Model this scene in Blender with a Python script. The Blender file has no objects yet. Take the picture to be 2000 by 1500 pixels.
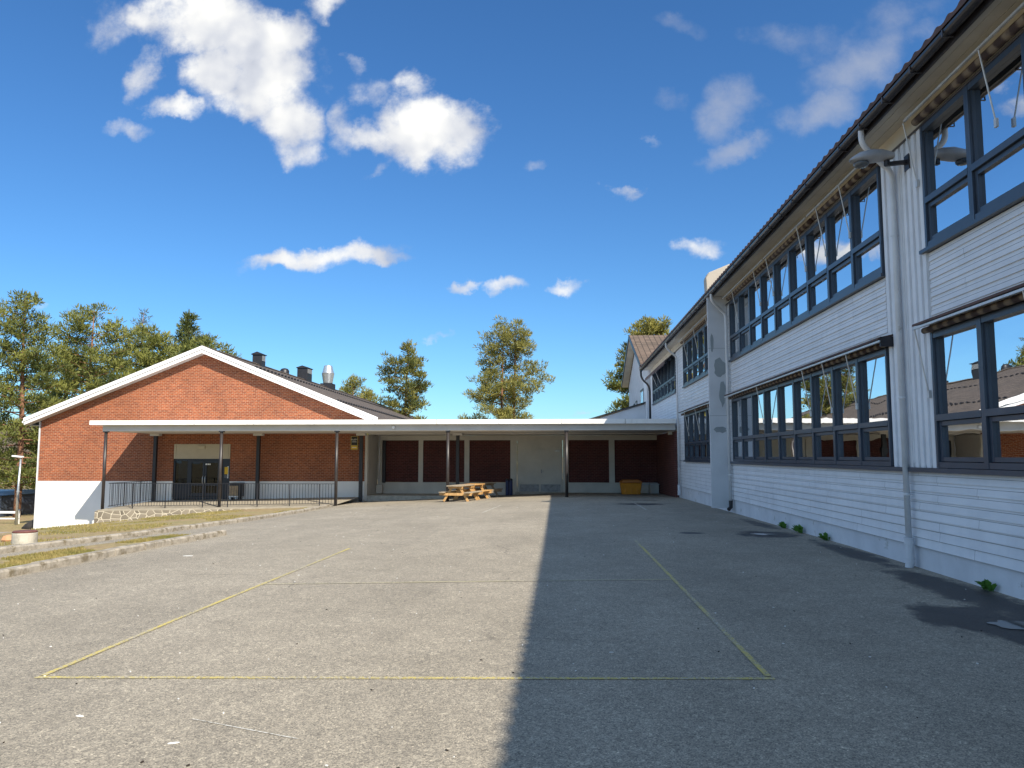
import bpy, math, random
from mathutils import Vector, Matrix, noise as mnoise
random.seed(7)
R = math.radians
sc = bpy.context.scene
COL = sc.collection
# ------------------------------------------------------------------ helpers
class MB:
    def __init__(s): s.v=[]; s.f=[]; s.sm=False
    def q(s,*p):
        n=len(s.v); s.v+= [tuple(a) for a in p]; s.f.append(tuple(range(n,n+len(p)))); return s
    def box(s,x0,x1,y0,y1,z0,z1):
        n=len(s.v)
        s.v+=[(x0,y0,z0),(x1,y0,z0),(x1,y1,z0),(x0,y1,z0),(x0,y0,z1),(x1,y0,z1),(x1,y1,z1),(x0,y1,z1)]
        for a in ((0,3,2,1),(4,5,6,7),(0,1,5,4),(1,2,6,5),(2,3,7,6),(3,0,4,7)): s.f.append(tuple(n+i for i in a))
        return s
    def obox(s,c,ax,ay,az,hx,hy,hz):
        c=Vector(c);ax=Vector(ax).normalized();ay=Vector(ay).normalized();az=Vector(az).normalized();n=len(s.v)
        for dz in(-1,1):
            for dx,dy in((-1,-1),(1,-1),(1,1),(-1,1)): s.v.append(tuple(c+ax*hx*dx+ay*hy*dy+az*hz*dz))
        for a in ((0,3,2,1),(4,5,6,7),(0,1,5,4),(1,2,6,5),(2,3,7,6),(3,0,4,7)): s.f.append(tuple(n+i for i in a))
        return s
    def bar(s,p,q,w,h,upv=(0,0,1)):
        p=Vector(p);q=Vector(q);d=(q-p);L=d.length;d.normalize();u=Vector(upv)
        sx=d.cross(u)
        if sx.length<1e-4: sx=d.cross(Vector((1,0,0)))
        sx.normalize();uu=sx.cross(d)
        return s.obox((p+q)/2,d,sx,uu,L/2,w/2,h/2)
    def prism(s,poly,axis,a,b):
        n=len(s.v);k=len(poly)
        def P(u,v,w):
            return (w,u,v) if axis=='x' else ((u,w,v) if axis=='y' else (u,v,w))
        for w in(a,b):
            for (u,v) in poly: s.v.append(P(u,v,w))
        s.f.append(tuple(n+i for i in range(k))[::-1]); s.f.append(tuple(n+k+i for i in range(k)))
        for i in range(k): s.f.append((n+i,n+(i+1)%k,n+k+(i+1)%k,n+k+i))
        return s
    def tube(s,pts,r,n=10,caps=True):
        pts=[Vector(p) for p in pts]; m=len(pts); rs=r if isinstance(r,(list,tuple)) else [r]*m
        base=len(s.v); prev=None
        for i,p in enumerate(pts):
            d=(pts[min(i+1,m-1)]-pts[max(i-1,0)]).normalized()
            u=Vector((0,0,1)) if abs(d.z)<.95 else Vector((0,1,0))
            if prev is not None: u=prev
            a=d.cross(u).normalized(); b=a.cross(d).normalized(); prev=b
            for k in range(n):
                t=2*math.pi*k/n; s.v.append(tuple(p+(a*math.cos(t)+b*math.sin(t))*rs[i]))
        for i in range(m-1):
            for k in range(n):
                s.f.append((base+i*n+k,base+i*n+(k+1)%n,base+(i+1)*n+(k+1)%n,base+(i+1)*n+k))
        if caps:
            s.f.append(tuple(base+k for k in range(n))[::-1]); s.f.append(tuple(base+(m-1)*n+k for k in range(n)))
        return s
    def lathe(s,c,prof,n=20):
        base=len(s.v);m=len(prof)
        for (r,z) in prof:
            for k in range(n):
                t=2*math.pi*k/n; s.v.append((c[0]+r*math.cos(t),c[1]+r*math.sin(t),c[2]+z))
        for i in range(m-1):
            for k in range(n): s.f.append((base+i*n+k,base+i*n+(k+1)%n,base+(i+1)*n+(k+1)%n,base+(i+1)*n+k))
        s.f.append(tuple(base+k for k in range(n))[::-1]); s.f.append(tuple(base+(m-1)*n+k for k in range(n)))
        return s
    def xf(s,M):
        s.v=[tuple(M@Vector(v)) for v in s.v]; return s
def link(name,data,parent=None):
    o=bpy.data.objects.new(name,data); COL.objects.link(o)
    if parent is not None: o.parent=parent
    return o
def off(o):
    v=Vector((0,0,0)); p=o
    while p: v=v+Vector(p.location); p=p.parent
    return v
def part(name,mb,mat,parent=None,smooth=False,bevel=0,label=None,loc=None):
    """mesh given in world coordinates; origin moved to its own base centre"""
    if loc is None:
        xs=[v[0] for v in mb.v];ys=[v[1] for v in mb.v];zs=[v[2] for v in mb.v]
        loc=Vector(((min(xs)+max(xs))/2,(min(ys)+max(ys))/2,min(zs)))
    loc=Vector(loc)
    me=bpy.data.meshes.new(name); me.from_pydata([tuple(Vector(v)-loc) for v in mb.v],[],mb.f); me.update()
    me.materials.append(mat)
    if smooth: me.polygons.foreach_set('use_smooth',[True]*len(me.polygons))
    o=link(name,me,parent)
    o.location = loc - (off(parent) if parent else Vector((0,0,0)))
    if bevel:
        b=o.modifiers.new('bevel','BEVEL'); b.width=bevel; b.segments=1; b.limit_method='ANGLE'
    if label: o['label']=label
    return o
def tag(o,label=None,cat=None,group=None,kind=None):
    if label:o['label']=label
    if cat:o['category']=cat
    if group:o['group']=group
    if kind:o['kind']=kind
    return o
def thing(name,loc,label,cat,group=None):
    o=link(name,None); o.location=loc; o.empty_display_size=.2
    return tag(o,label,cat,group)
def copy_tree(o,parent=None):
    c=o.copy(); COL.objects.link(c)
    if parent is not None: c.parent=parent
    for ch in o.children: copy_tree(ch,c)
    return c
def struct(name,mb,mat,**k):
    o=part(name,mb,mat,None,**k); o['kind']='structure'; return o
# ------------------------------------------------------------------ materials
def nmat(name):
    m=bpy.data.materials.new(name); m.use_nodes=True; nt=m.node_tree
    return m,nt,nt.nodes['Principled BSDF']
def N(nt,t,**k):
    n=nt.nodes.new(t)
    for a,b in k.items():
        if a=='op': n.operation=b
        else: setattr(n,a,b)
    return n
def L(nt,a,b): nt.links.new(a,b)
def math_n(nt,op,a,b=None,c=None,clamp=False):
    n=nt.nodes.new('ShaderNodeMath'); n.operation=op; n.use_clamp=clamp
    for i,v in enumerate((a,b,c)):
        if v is None: continue
        if isinstance(v,(int,float)): n.inputs[i].default_value=v
        else: nt.links.new(v,n.inputs[i])
    return n.outputs[0]
def mixc(nt,f,a,b,bt='MIX'):
    n=nt.nodes.new('ShaderNodeMix'); n.data_type='RGBA'; n.blend_type=bt
    for i,v in ((0,f),(6,a),(7,b)):
        if isinstance(v,(int,float)): n.inputs[i].default_value=v
        elif isinstance(v,(tuple,list)): n.inputs[i].default_value=(*v[:3],1)
        else: nt.links.new(v,n.inputs[i])
    return n.outputs[2]
def pos(nt,scale=(1,1,1)):
    g=nt.nodes.new('ShaderNodeNewGeometry'); mp=nt.nodes.new('ShaderNodeMapping'); mp.inputs['Scale'].default_value=scale
    L(nt,g.outputs['Position'],mp.inputs[0]); return mp.outputs[0]
def noise(nt,vec,scale,detail=3,rough=.55):
    n=nt.nodes.new('ShaderNodeTexNoise'); n.inputs['Scale'].default_value=scale; n.inputs['Detail'].default_value=detail; n.inputs['Roughness'].default_value=rough
    if vec is not None: L(nt,vec,n.inputs['Vector'])
    return n.outputs['Fac']
def ramp(nt,f,stops):
    r=nt.nodes.new('ShaderNodeValToRGB'); e=r.color_ramp.elements
    while len(e)<len(stops): e.new(.5)
    for i,(p,c) in enumerate(stops):
        e[i].position=p; e[i].color=(*c,1) if len(c)==3 else c
    L(nt,f,r.inputs[0]); return r.outputs[0]
def bump(nt,h,bs,strength=.3,dist=.01):
    b=nt.nodes.new('ShaderNodeBump'); b.inputs['Strength'].default_value=strength; b.inputs['Distance'].default_value=dist
    L(nt,h,b.inputs['Height']); L(nt,b.outputs[0],bs.inputs['Normal']); return b
def simple(name,c,rough=.6,var=.12,scale=3.,metal=0,bmp=.15,fine=40.,dirt=None):
    m,nt,bs=nmat(name); p=pos(nt)
    f=noise(nt,p,scale,5,.6); c2=tuple(x*(1-var*2) for x in c); c1=tuple(min(1,x*(1+var)) for x in c)
    colr=ramp(nt,f,[(.3,c2),(.7,c1)])
    if dirt:
        d=noise(nt,p,dirt[1],6,.7); colr=mixc(nt,ramp(nt,d,[(dirt[2],(0,0,0)),(dirt[2]+.12,(1,1,1))]),colr,dirt[0])
    L(nt,colr,bs.inputs['Base Color']); bs.inputs['Roughness'].default_value=rough; bs.inputs['Metallic'].default_value=metal
    if bmp: bump(nt,noise(nt,p,fine,4),bs,bmp,.005)
    return m
def brick_mat(name,c1,c2,mortar,rough=.85,stain=None):
    m,nt,bs=nmat(name); g=nt.nodes.new('ShaderNodeNewGeometry'); sx=nt.nodes.new('ShaderNodeSeparateXYZ'); L(nt,g.outputs['Position'],sx.inputs[0])
    u=math_n(nt,'ADD',sx.outputs[0],sx.outputs[1]); cb=nt.nodes.new('ShaderNodeCombineXYZ'); L(nt,u,cb.inputs[0]); L(nt,sx.outputs[2],cb.inputs[1])
    b=nt.nodes.new('ShaderNodeTexBrick'); L(nt,cb.outputs[0],b.inputs['Vector'])
    b.inputs['Scale'].default_value=1; b.inputs['Brick Width'].default_value=.25; b.inputs['Row Height'].default_value=.09; b.inputs['Mortar Size'].default_value=.009
    b.inputs['Mortar Smooth'].default_value=.2; b.inputs['Bias'].default_value=-.1
    b.inputs['Color1'].default_value=(*c1,1); b.inputs['Color2'].default_value=(*c2,1); b.inputs['Mortar'].default_value=(*mortar,1)
    f=noise(nt,g.outputs['Position'],.6,4); big=ramp(nt,f,[(.3,(.82,.8,.78)),(.7,(1.12,1.1,1.08))])
    col=mixc(nt,1,b.outputs['Color'],big,'MULTIPLY')
    f2=noise(nt,g.outputs['Position'],9,3); col=mixc(nt,.5,col,ramp(nt,f2,[(.3,(.6,.55,.5)),(.7,(1.3,1.3,1.3))]),'MULTIPLY')
    if stain:
        fs=noise(nt,g.outputs['Position'],1.3,6,.75); col=mixc(nt,ramp(nt,fs,[(stain[1],(0,0,0)),(stain[1]+.03,(.6,.6,.6))]),col,stain[0])
    L(nt,col,bs.inputs['Base Color']); bs.inputs['Roughness'].default_value=rough
    inv=math_n(nt,'SUBTRACT',1,b.outputs['Fac']); bump(nt,inv,bs,.6,.008); return m
def board_mat(name,c,axis='y'):
    """painted boards: butt joints, faint grime, grain"""
    m,nt,bs=nmat(name); g=nt.nodes.new('ShaderNodeNewGeometry'); sx=nt.nodes.new('ShaderNodeSeparateXYZ'); L(nt,g.outputs['Position'],sx.inputs[0])
    cb=nt.nodes.new('ShaderNodeCombineXYZ'); L(nt,sx.outputs[1],cb.inputs[0]); L(nt,math_n(nt,'SUBTRACT',sx.outputs[2],.33),cb.inputs[1])
    b=nt.nodes.new('ShaderNodeTexBrick'); L(nt,cb.outputs[0],b.inputs['Vector'])
    b.offset=.37; b.offset_frequency=3; b.squash=1.4; b.squash_frequency=4
    b.inputs['Scale'].default_value=1; b.inputs['Brick Width'].default_value=2.9; b.inputs['Row Height'].default_value=.1345; b.inputs['Mortar Size'].default_value=.0035
    b.inputs['Color1'].default_value=(*c,1); b.inputs['Color2'].default_value=(*(x*.93 for x in c),1); b.inputs['Mortar'].default_value=(*(x*.3 for x in c),1)
    p=pos(nt,(1,.5,2.)); f=noise(nt,p,2.2,6,.65)
    col=mixc(nt,1,b.outputs['Color'],ramp(nt,f,[(.25,(.86,.87,.88)),(.75,(1.03,1.03,1.03))]),'MULTIPLY')
    sp=noise(nt,pos(nt,(1,3,3)),7,4,.7); col=mixc(nt,ramp(nt,sp,[(.70,(0,0,0)),(.74,(.5,.5,.5))]),col,(.22,.23,.2))
    sk=noise(nt,pos(nt,(1,2.2,.3)),2.0,4,.6); col=mixc(nt,1,col,ramp(nt,sk,[(.30,(.93,.935,.94)),(.6,(1,1,1))]),'MULTIPLY')
    L(nt,col,bs.inputs['Base Color']); bs.inputs['Roughness'].default_value=.5
    bump(nt,noise(nt,pos(nt,(1,2,40)),6,4),bs,.2,.004); return m
M={}
M['board']=board_mat('white_painted_boards',(.76,.77,.79))
M['vboard']=simple('white_vertical_boards',(.74,.75,.77),.5,.05,2.5,dirt=((.35,.35,.33),5,.68))
M['plinth']=simple('painted_plinth',(.62,.63,.66),.7,.07,1.5,dirt=((.27,.27,.23),3.0,.60),bmp=.3)
M['white']=simple('white_trim',(.80,.80,.78),.45,.04,1.2,bmp=.05)
M['canopywhite']=simple('white_fascia_metal',(.82,.81,.79),.4,.03,.8,bmp=.03,dirt=((.6,.58,.52),.8,.68))
def seam_mat():
    m,nt,bs=nmat('white_fascia_with_joints'); g=nt.nodes.new('ShaderNodeNewGeometry'); sx=nt.nodes.new('ShaderNodeSeparateXYZ'); L(nt,g.outputs['Position'],sx.inputs[0])
    fr_=math_n(nt,'FRACT',math_n(nt,'MULTIPLY',sx.outputs[0],1/2.95)); k=math_n(nt,'LESS_THAN',fr_,.009)
    st=noise(nt,pos(nt,(1.6,1,.25)),2.2,6,.7); c=mixc(nt,ramp(nt,st,[(.52,(0,0,0)),(.7,(.55,.55,.55))]),(.82,.81,.79),(.58,.56,.50))
    L(nt,mixc(nt,k,c,(.30,.29,.27)),bs.inputs['Base Color']); bs.inputs['Roughness'].default_value=.45; return m
M['slab']=seam_mat()
M['soffit']=simple('cream_soffit_boards',(.60,.57,.50),.6,.08,1.2,dirt=((.3,.26,.2),2.5,.66))
M['beam']=simple('grey_beam_paint',(.56,.55,.53),.55,.05,1.0,bmp=.05)
M['wrap']=simple('white_stucco_plinth',(.82,.81,.77),.8,.04,.7,bmp=.35,fine=18,dirt=((.55,.53,.48),.9,.7))
M['brick']=brick_mat('orange_red_brick',(.295,.079,.026),(.185,.044,.017),(.40,.27,.18))
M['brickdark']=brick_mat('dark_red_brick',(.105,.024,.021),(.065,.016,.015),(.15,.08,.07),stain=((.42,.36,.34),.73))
M['frame']=simple('slate_blue_window_paint',(.045,.060,.085),.35,.08,3,bmp=.03)
M['framed']=simple('black_blue_door_paint',(.014,.016,.026),.35,.08,3,bmp=.03)
M['darkmetal']=simple('black_metal',(.018,.018,.022),.45,.15,4,bmp=.05)
M['column']=simple('brown_black_column_paint',(.035,.030,.030),.4,.2,4,bmp=.05)
M['gutter']=simple('dark_gutter_metal',(.022,.020,.024),.35,.15,5,bmp=.03)
M['alu']=simple('weathered_aluminium',(.60,.60,.59),.4,.1,6,metal=.3,bmp=.02)
M['galv']=simple('galvanised_steel',(.55,.57,.58),.35,.12,9,metal=.75,bmp=.03)
M['pipe']=simple('white_downpipe_paint',(.66,.67,.69),.4,.06,3,bmp=.04,dirt=((.35,.33,.28),4,.66))
M['lampgrey']=simple('grey_lamp_housing',(.36,.36,.37),.4,.06,6,bmp=.02)
M['transom']=simple('cream_boards',(.50,.44,.32),.6,.05,2)
M['linkwhite']=simple('cream_white_wall_paint',(.62,.59,.52),.65,.06,1.3,dirt=((.3,.28,.24),3,.68))
M['kick']=simple('scuffed_steel_plate',(.30,.30,.30),.5,.2,6,metal=.3)
M['concrete']=simple('old_concrete',(.46,.43,.36),.9,.16,5,bmp=.5,fine=30,dirt=((.2,.18,.13),6,.6))
M['kerb']=simple('granite_kerb',(.36,.32,.26),.9,.2,7,bmp=.6,fine=35,dirt=((.17,.14,.09),4,.50))
M['lid']=simple('rusty_brown_lid',(.16,.06,.045),.7,.2,9)
M['bluebin']=simple('dark_blue_plastic',(.012,.025,.10),.4,.1,5,bmp=.03)
M['yellow']=simple('yellow_grit_bin_plastic',(.62,.24,.015),.5,.08,4,bmp=.05)
M['yellowlid']=simple('orange_lid_plastic',(.40,.13,.015),.5,.08,4,bmp=.05)
M['binwood']=simple('weathered_slats',(.38,.28,.17),.8,.2,10)
M['woodnew']=simple('fresh_orange_pine',(.56,.33,.13),.65,.15,8)
M['woodold']=simple('weathered_grey_wood',(.34,.28,.20),.85,.22,9)
M['trunk']=simple('pine_bark',(.26,.13,.075),.95,.3,3,bmp=.8,fine=8)
M['rooftile']=simple('brown_concrete_tile',(.10,.052,.038),.75,.25,2,bmp=.4,dirt=((.06,.06,.035),1.2,.62))
M['inside']=simple('room_wall',(.16,.16,.15),.9,.05,1)
M['curtain']=simple('pale_curtain',(.42,.45,.42),.9,.06,3)
M['patch']=simple('grey_render_patch',(.30,.33,.34),.85,.06,2)
M['wing']=simple('grey_white_render',(.60,.61,.63),.75,.05,1.2)
M['beige']=simple('beige_sheet_metal',(.40,.36,.30),.6,.06,1.5)
M['trunkwall']=simple('brown_wall',(.22,.17,.12),.9,.15,2)
M['dirtdark']=simple('dark_leaf',(.03,.022,.015),.9,.1,5)
M['paper']=simple('pale_litter',(.75,.74,.7),.8,.03,5)
# roof of the brick building: flat interlocking tiles
def tile_mat(name,c,du,dv):
    m,nt,bs=nmat(name); g=nt.nodes.new('ShaderNodeNewGeometry'); sx=nt.nodes.new('ShaderNodeSeparateXYZ'); L(nt,g.outputs['Position'],sx.inputs[0])
    cb=nt.nodes.new('ShaderNodeCombineXYZ'); L(nt,sx.outputs[1],cb.inputs[0]); L(nt,math_n(nt,'MULTIPLY',sx.outputs[0],1.08),cb.inputs[1])
    b=nt.nodes.new('ShaderNodeTexBrick'); L(nt,cb.outputs[0],b.inputs['Vector']); b.offset=0
    b.inputs['Scale'].default_value=1; b.inputs['Brick Width'].default_value=du; b.inputs['Row Height'].default_value=dv; b.inputs['Mortar Size'].default_value=.03
    b.inputs['Color1'].default_value=(*c,1); b.inputs['Color2'].default_value=(*(x*.7 for x in c),1); b.inputs['Mortar'].default_value=(*(x*.3 for x in c),1)
    f=noise(nt,g.outputs['Position'],.5,5,.7); col=mixc(nt,1,b.outputs['Color'],ramp(nt,f,[(.3,(.75,.75,.72)),(.7,(1.2,1.15,1.1))]),'MULTIPLY')
    L(nt,col,bs.inputs['Base Color']); bs.inputs['Roughness'].default_value=.9; bump(nt,math_n(nt,'SUBTRACT',1,b.outputs['Fac']),bs,.8,.03); return m
M['brickroof']=tile_mat('grey_brown_roof_tile',(.135,.108,.088),.33,.36)
M['farroof']=tile_mat('brown_roof_tile',(.17,.125,.095),.5,.4)
# glass
def glass_mat(name,wav=.6,tint=(.75,.82,.82),base=.66,ior=2.4):
    m=bpy.data.materials.new(name); m.use_nodes=True; nt=m.node_tree
    for n in list(nt.nodes): nt.nodes.remove(n)
    out=nt.nodes.new('ShaderNodeOutputMaterial'); mx=nt.nodes.new('ShaderNodeMixShader'); tr=nt.nodes.new('ShaderNodeBsdfTransparent'); gl=nt.nodes.new('ShaderNodeBsdfGlossy')
    tr.inputs[0].default_value=(*tint,1); gl.inputs['Roughness'].default_value=.0; gl.inputs['Color'].default_value=(.93,.96,1,1)
    fr=nt.nodes.new('ShaderNodeFresnel'); fr.inputs[0].default_value=ior
    b=nt.nodes.new('ShaderNodeBump'); b.inputs['Strength'].default_value=wav; b.inputs['Distance'].default_value=.004
    L(nt,noise(nt,pos(nt,(1,.6,1.6)),1.6,1.5,.4),b.inputs['Height']); L(nt,b.outputs[0],gl.inputs['Normal'])
    L(nt,math_n(nt,'MULTIPLY_ADD',fr.outputs[0],1-base,base),mx.inputs[0]); L(nt,tr.outputs[0],mx.inputs[1]); L(nt,gl.outputs[0],mx.inputs[2]); L(nt,mx.outputs[0],out.inputs[0]); return m
M['glass']=glass_mat('window_glass'); M['doorglass']=glass_mat('door_glass',.2,(.35,.4,.45),.0,1.45)
# awning fabric: broad cream and brown stripes along the roll
def stripe_mat():
    m,nt,bs=nmat('striped_awning_fabric'); g=nt.nodes.new('ShaderNodeNewGeometry'); sx=nt.nodes.new('ShaderNodeSeparateXYZ'); L(nt,g.outputs['Position'],sx.inputs[0])
    w=math_n(nt,'ADD',math_n(nt,'SINE',math_n(nt,'MULTIPLY',sx.outputs[1],21.)),math_n(nt,'MULTIPLY',math_n(nt,'SUBTRACT',noise(nt,pos(nt),14,3),.5),2.6))
    L(nt,ramp(nt,math_n(nt,'ADD',math_n(nt,'MULTIPLY',w,.5),.5),[(.3,(.05,.028,.022)),(.9,(.22,.165,.11))]),bs.inputs['Base Color']); bs.inputs['Roughness'].default_value=.95; return m
M['stripe']=stripe_mat()
# asphalt
def asphalt_mat():
    m,nt,bs=nmat('worn_asphalt'); p=pos(nt)
    f1=noise(nt,p,.35,5,.6); base=ramp(nt,f1,[(.3,(.285,.252,.196)),(.7,(.350,.310,.244))])
    f2=noise(nt,p,2.2,4,.6); base=mixc(nt,1,base,ramp(nt,f2,[(.3,(.9,.9,.9)),(.7,(1.08,1.08,1.08))]),'MULTIPLY')
    v=nt.nodes.new('ShaderNodeTexVoronoi'); v.inputs['Scale'].default_value=120; L(nt,p,v.inputs['Vector'])
    bw=nt.nodes.new('ShaderNodeRGBToBW'); L(nt,v.outputs['Color'],bw.inputs[0])
    st=ramp(nt,bw.outputs[0],[(.12,(.45,.45,.46)),(.55,(.95,.95,.95)),(.86,(1.3,1.28,1.25)),(.97,(2.1,2.05,1.95))])
    col=mixc(nt,1,base,st,'MULTIPLY')
    v2=nt.nodes.new('ShaderNodeTexVoronoi'); v2.inputs['Scale'].default_value=33; L(nt,p,v2.inputs['Vector'])
    bw2=nt.nodes.new('ShaderNodeRGBToBW'); L(nt,v2.outputs['Color'],bw2.inputs[0])
    col=mixc(nt,1,col,ramp(nt,bw2.outputs[0],[(.2,(.86,.86,.86)),(.8,(1.09,1.09,1.08)),(.97,(1.35,1.35,1.32))]),'MULTIPLY')
    # old tar seams and hairline cracks
    cv=nt.nodes.new('ShaderNodeTexVoronoi'); cv.feature='DISTANCE_TO_EDGE'; cv.inputs['Scale'].default_value=.22; wp=nt.nodes.new('ShaderNodeVectorMath'); wp.operation='MULTIPLY_ADD'
    wn0=nt.nodes.new('ShaderNodeTexNoise'); wn0.inputs['Scale'].default_value=1.1; wn0.inputs['Detail'].default_value=7; L(nt,p,wn0.inputs['Vector']); L(nt,wn0.outputs['Color'],wp.inputs[0]); wp.inputs[1].default_value=(.9,.9,0); L(nt,p,wp.inputs[2]); L(nt,wp.outputs[0],cv.inputs['Vector'])
    ck=math_n(nt,'MULTIPLY',ramp(nt,cv.outputs['Distance'],[(.0008,(1,1,1)),(.003,(0,0,0))]),ramp(nt,noise(nt,p,.25,2),[(.5,(0,0,0)),(.6,(.75,.75,.75))]))
    col=mixc(nt,ck,col,(.09,.08,.065))
    f9=noise(nt,pos(nt,(1,.25,1)),.55,6,.7); col=mixc(nt,1,col,ramp(nt,f9,[(.35,(.88,.88,.88)),(.5,(1,1,1)),(.66,(1.08,1.08,1.08))]),'MULTIPLY')
    # wet stains with a shape of their own
    sx=nt.nodes.new('ShaderNodeSeparateXYZ'); L(nt,p,sx.inputs[0]); wn=noise(nt,pos(nt,(1,.7,1)),2.6,5,.65)
    wet=None
    for (cx,cy,rx,ry,am) in STAINS:
        dx=math_n(nt,'DIVIDE',math_n(nt,'SUBTRACT',sx.outputs[0],cx),rx); dy=math_n(nt,'DIVIDE',math_n(nt,'SUBTRACT',sx.outputs[1],cy),ry)
        d=math_n(nt,'ADD',math_n(nt,'MULTIPLY',dx,dx),math_n(nt,'MULTIPLY',dy,dy)); k=math_n(nt,'SUBTRACT',am,d)
        wet=k if wet is None else math_n(nt,'MAXIMUM',wet,k)
    wet=math_n(nt,'ADD',wet,math_n(nt,'MULTIPLY',math_n(nt,'SUBTRACT',wn,.5),2.2))
    wm=ramp(nt,wet,[(-.0,(0,0,0)),(.45,(1,1,1))])
    col=mixc(nt,wm,col,mixc(nt,1,col,(.15,.15,.17),'MULTIPLY'))
    L(nt,col,bs.inputs['Base Color'])
    L(nt,ramp(nt,wm,[(0,(.9,.9,.9)),(1,(.55,.55,.55))]),bs.inputs['Roughness'])
    bump(nt,bw.outputs[0],bs,.5,.006); return m
STAINS=[(4.75,7.9,.85,1.5,1.0),(5.0,10.2,.45,2.2,.9),(4.55,17.6,.75,.85,1.0),(5.1,14.2,.35,2.6,.7),(2.9,17.8,.35,.3,.9),(5.15,5.5,.5,3,1),(3.0,30.2,1.0,.8,1.0),(5.1,20.5,.3,2.5,.6),(4.25,8.5,.55,.9,1.0),(5.0,7.,.6,1.6,1.1),(3.2,33.5,1.5,.4,.6)]
M['asphalt']=asphalt_mat()
M['path']=simple('pinkish_gravel_path',(.33,.28,.24),.95,.15,2,bmp=.4,fine=50)
M['terrace']=simple('pale_paving',(.34,.30,.23),.9,.12,3,bmp=.3)
def line_mat(name,c,thr):
    m,nt,bs=nmat(name); p=pos(nt)
    f=noise(nt,p,38,4,.75); f2=noise(nt,p,.8,3)
    k=ramp(nt,math_n(nt,'ADD',f,math_n(nt,'MULTIPLY',math_n(nt,'SUBTRACT',f2,.5),.55)),[(thr-.07,(0,0,0)),(thr+.09,(1,1,1))])
    v=nt.nodes.new('ShaderNodeTexVoronoi'); v.inputs['Scale'].default_value=95; L(nt,p,v.inputs['Vector'])
    bw=nt.nodes.new('ShaderNodeRGBToBW'); L(nt,v.outputs['Color'],bw.inputs[0])
    st=ramp(nt,bw.outputs[0],[(.12,(.16,.145,.115)),(.55,(.305,.275,.22)),(.97,(.58,.53,.44))])
    L(nt,mixc(nt,k,st,c),bs.inputs['Base Color']); bs.inputs['Roughness'].default_value=.85; return m
M['yline']=line_mat('worn_yellow_paint',(.52,.42,.10),.50)
M['yfaint']=line_mat('faint_yellow_paint',(.55,.49,.28),.43)
M['wline']=line_mat('worn_white_paint',(.62,.60,.54),.53)
def lawn_mat():
    m,nt,bs=nmat('spring_lawn_soil'); p=pos(nt); f=noise(nt,p,.7,6,.65); f2=noise(nt,p,7,5,.7)
    c=ramp(nt,f,[(.32,(.29,.20,.11)),(.55,(.28,.22,.10)),(.74,(.18,.18,.06))])
    c=mixc(nt,1,c,ramp(nt,f2,[(.3,(.65,.65,.65)),(.7,(1.3,1.3,1.3))]),'MULTIPLY')
    L(nt,c,bs.inputs['Base Color']); bs.inputs['Roughness'].default_value=1; bump(nt,f2,bs,.8,.05); return m
M['lawn']=lawn_mat()
def fol_mat(name,ca,cb,scale=.9,tl=.25):
    m,nt,bs=nmat(name); p=pos(nt); f=noise(nt,p,scale,4,.6); oi=nt.nodes.new('ShaderNodeObjectInfo')
    f=math_n(nt,'ADD',f,math_n(nt,'MULTIPLY',math_n(nt,'SUBTRACT',oi.outputs['Random'],.5),.12))
    L(nt,ramp(nt,f,[(.32,ca),(.66,cb)]),bs.inputs['Base Color']); bs.inputs['Roughness'].default_value=.7
    out=nt.nodes['Material Output']; ms=nt.nodes.new('ShaderNodeMixShader'); ts=nt.nodes.new('ShaderNodeBsdfTranslucent'); ts.inputs[0].default_value=(*cb,1)
    ms.inputs[0].default_value=tl; L(nt,bs.outputs[0],ms.inputs[1]); L(nt,ts.outputs[0],ms.inputs[2]); L(nt,ms.outputs[0],out.inputs[0]); return m
M['pine']=fol_mat('pine_needles',(.045,.070,.014),(.25,.25,.05),.6)
M['pine2']=fol_mat('yellow_pine_needles',(.06,.08,.018),(.30,.27,.06))
M['spruce']=fol_mat('spruce_needles',(.03,.05,.012),(.11,.13,.03))
M['bluepine']=fol_mat('blue_green_needles',(.08,.10,.08),(.18,.20,.15))
M['twig']=fol_mat('bare_twigs',(.13,.10,.08),(.27,.22,.17),.2)
M['bush']=fol_mat('olive_bushes',(.06,.07,.015),(.20,.18,.05),.3)
M['weed']=fol_mat('bright_weed_leaves',(.05,.15,.02),(.12,.28,.04),8)
M['grass']=fol_mat('grass_blades',(.14,.15,.03),(.36,.28,.10),1.1)
def stone_mat():
    m,nt,bs=nmat('crazy_stone_masonry'); p=pos(nt,(1,1,1.35)); v=nt.nodes.new('ShaderNodeTexVoronoi'); v.feature='DISTANCE_TO_EDGE'; v.inputs['Scale'].default_value=2.9; L(nt,p,v.inputs['Vector'])
    v2=nt.nodes.new('ShaderNodeTexVoronoi'); v2.inputs['Scale'].default_value=2.9; L(nt,p,v2.inputs['Vector']); bw=nt.nodes.new('ShaderNodeRGBToBW'); L(nt,v2.outputs['Color'],bw.inputs[0])
    sc_=ramp(nt,bw.outputs[0],[(.1,(.14,.12,.09)),(.9,(.28,.24,.18))]); k=ramp(nt,v.outputs['Distance'],[(.02,(1,1,1)),(.05,(0,0,0))])
    L(nt,mixc(nt,k,sc_,(.60,.54,.42)),bs.inputs['Base Color']); bs.inputs['Roughness'].default_value=.9; bump(nt,v.outputs['Distance'],bs,.5,.05); return m
M['stone']=stone_mat()
def water_mat():
    m,nt,bs=nmat('puddle_water'); bs.inputs['Base Color'].default_value=(.03,.032,.035,1); bs.inputs['Roughness'].default_value=.04; bs.inputs['IOR'].default_value=1.33
    bump(nt,noise(nt,pos(nt),12,2),bs,.03,.01); return m
M['water']=water_mat()
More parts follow.
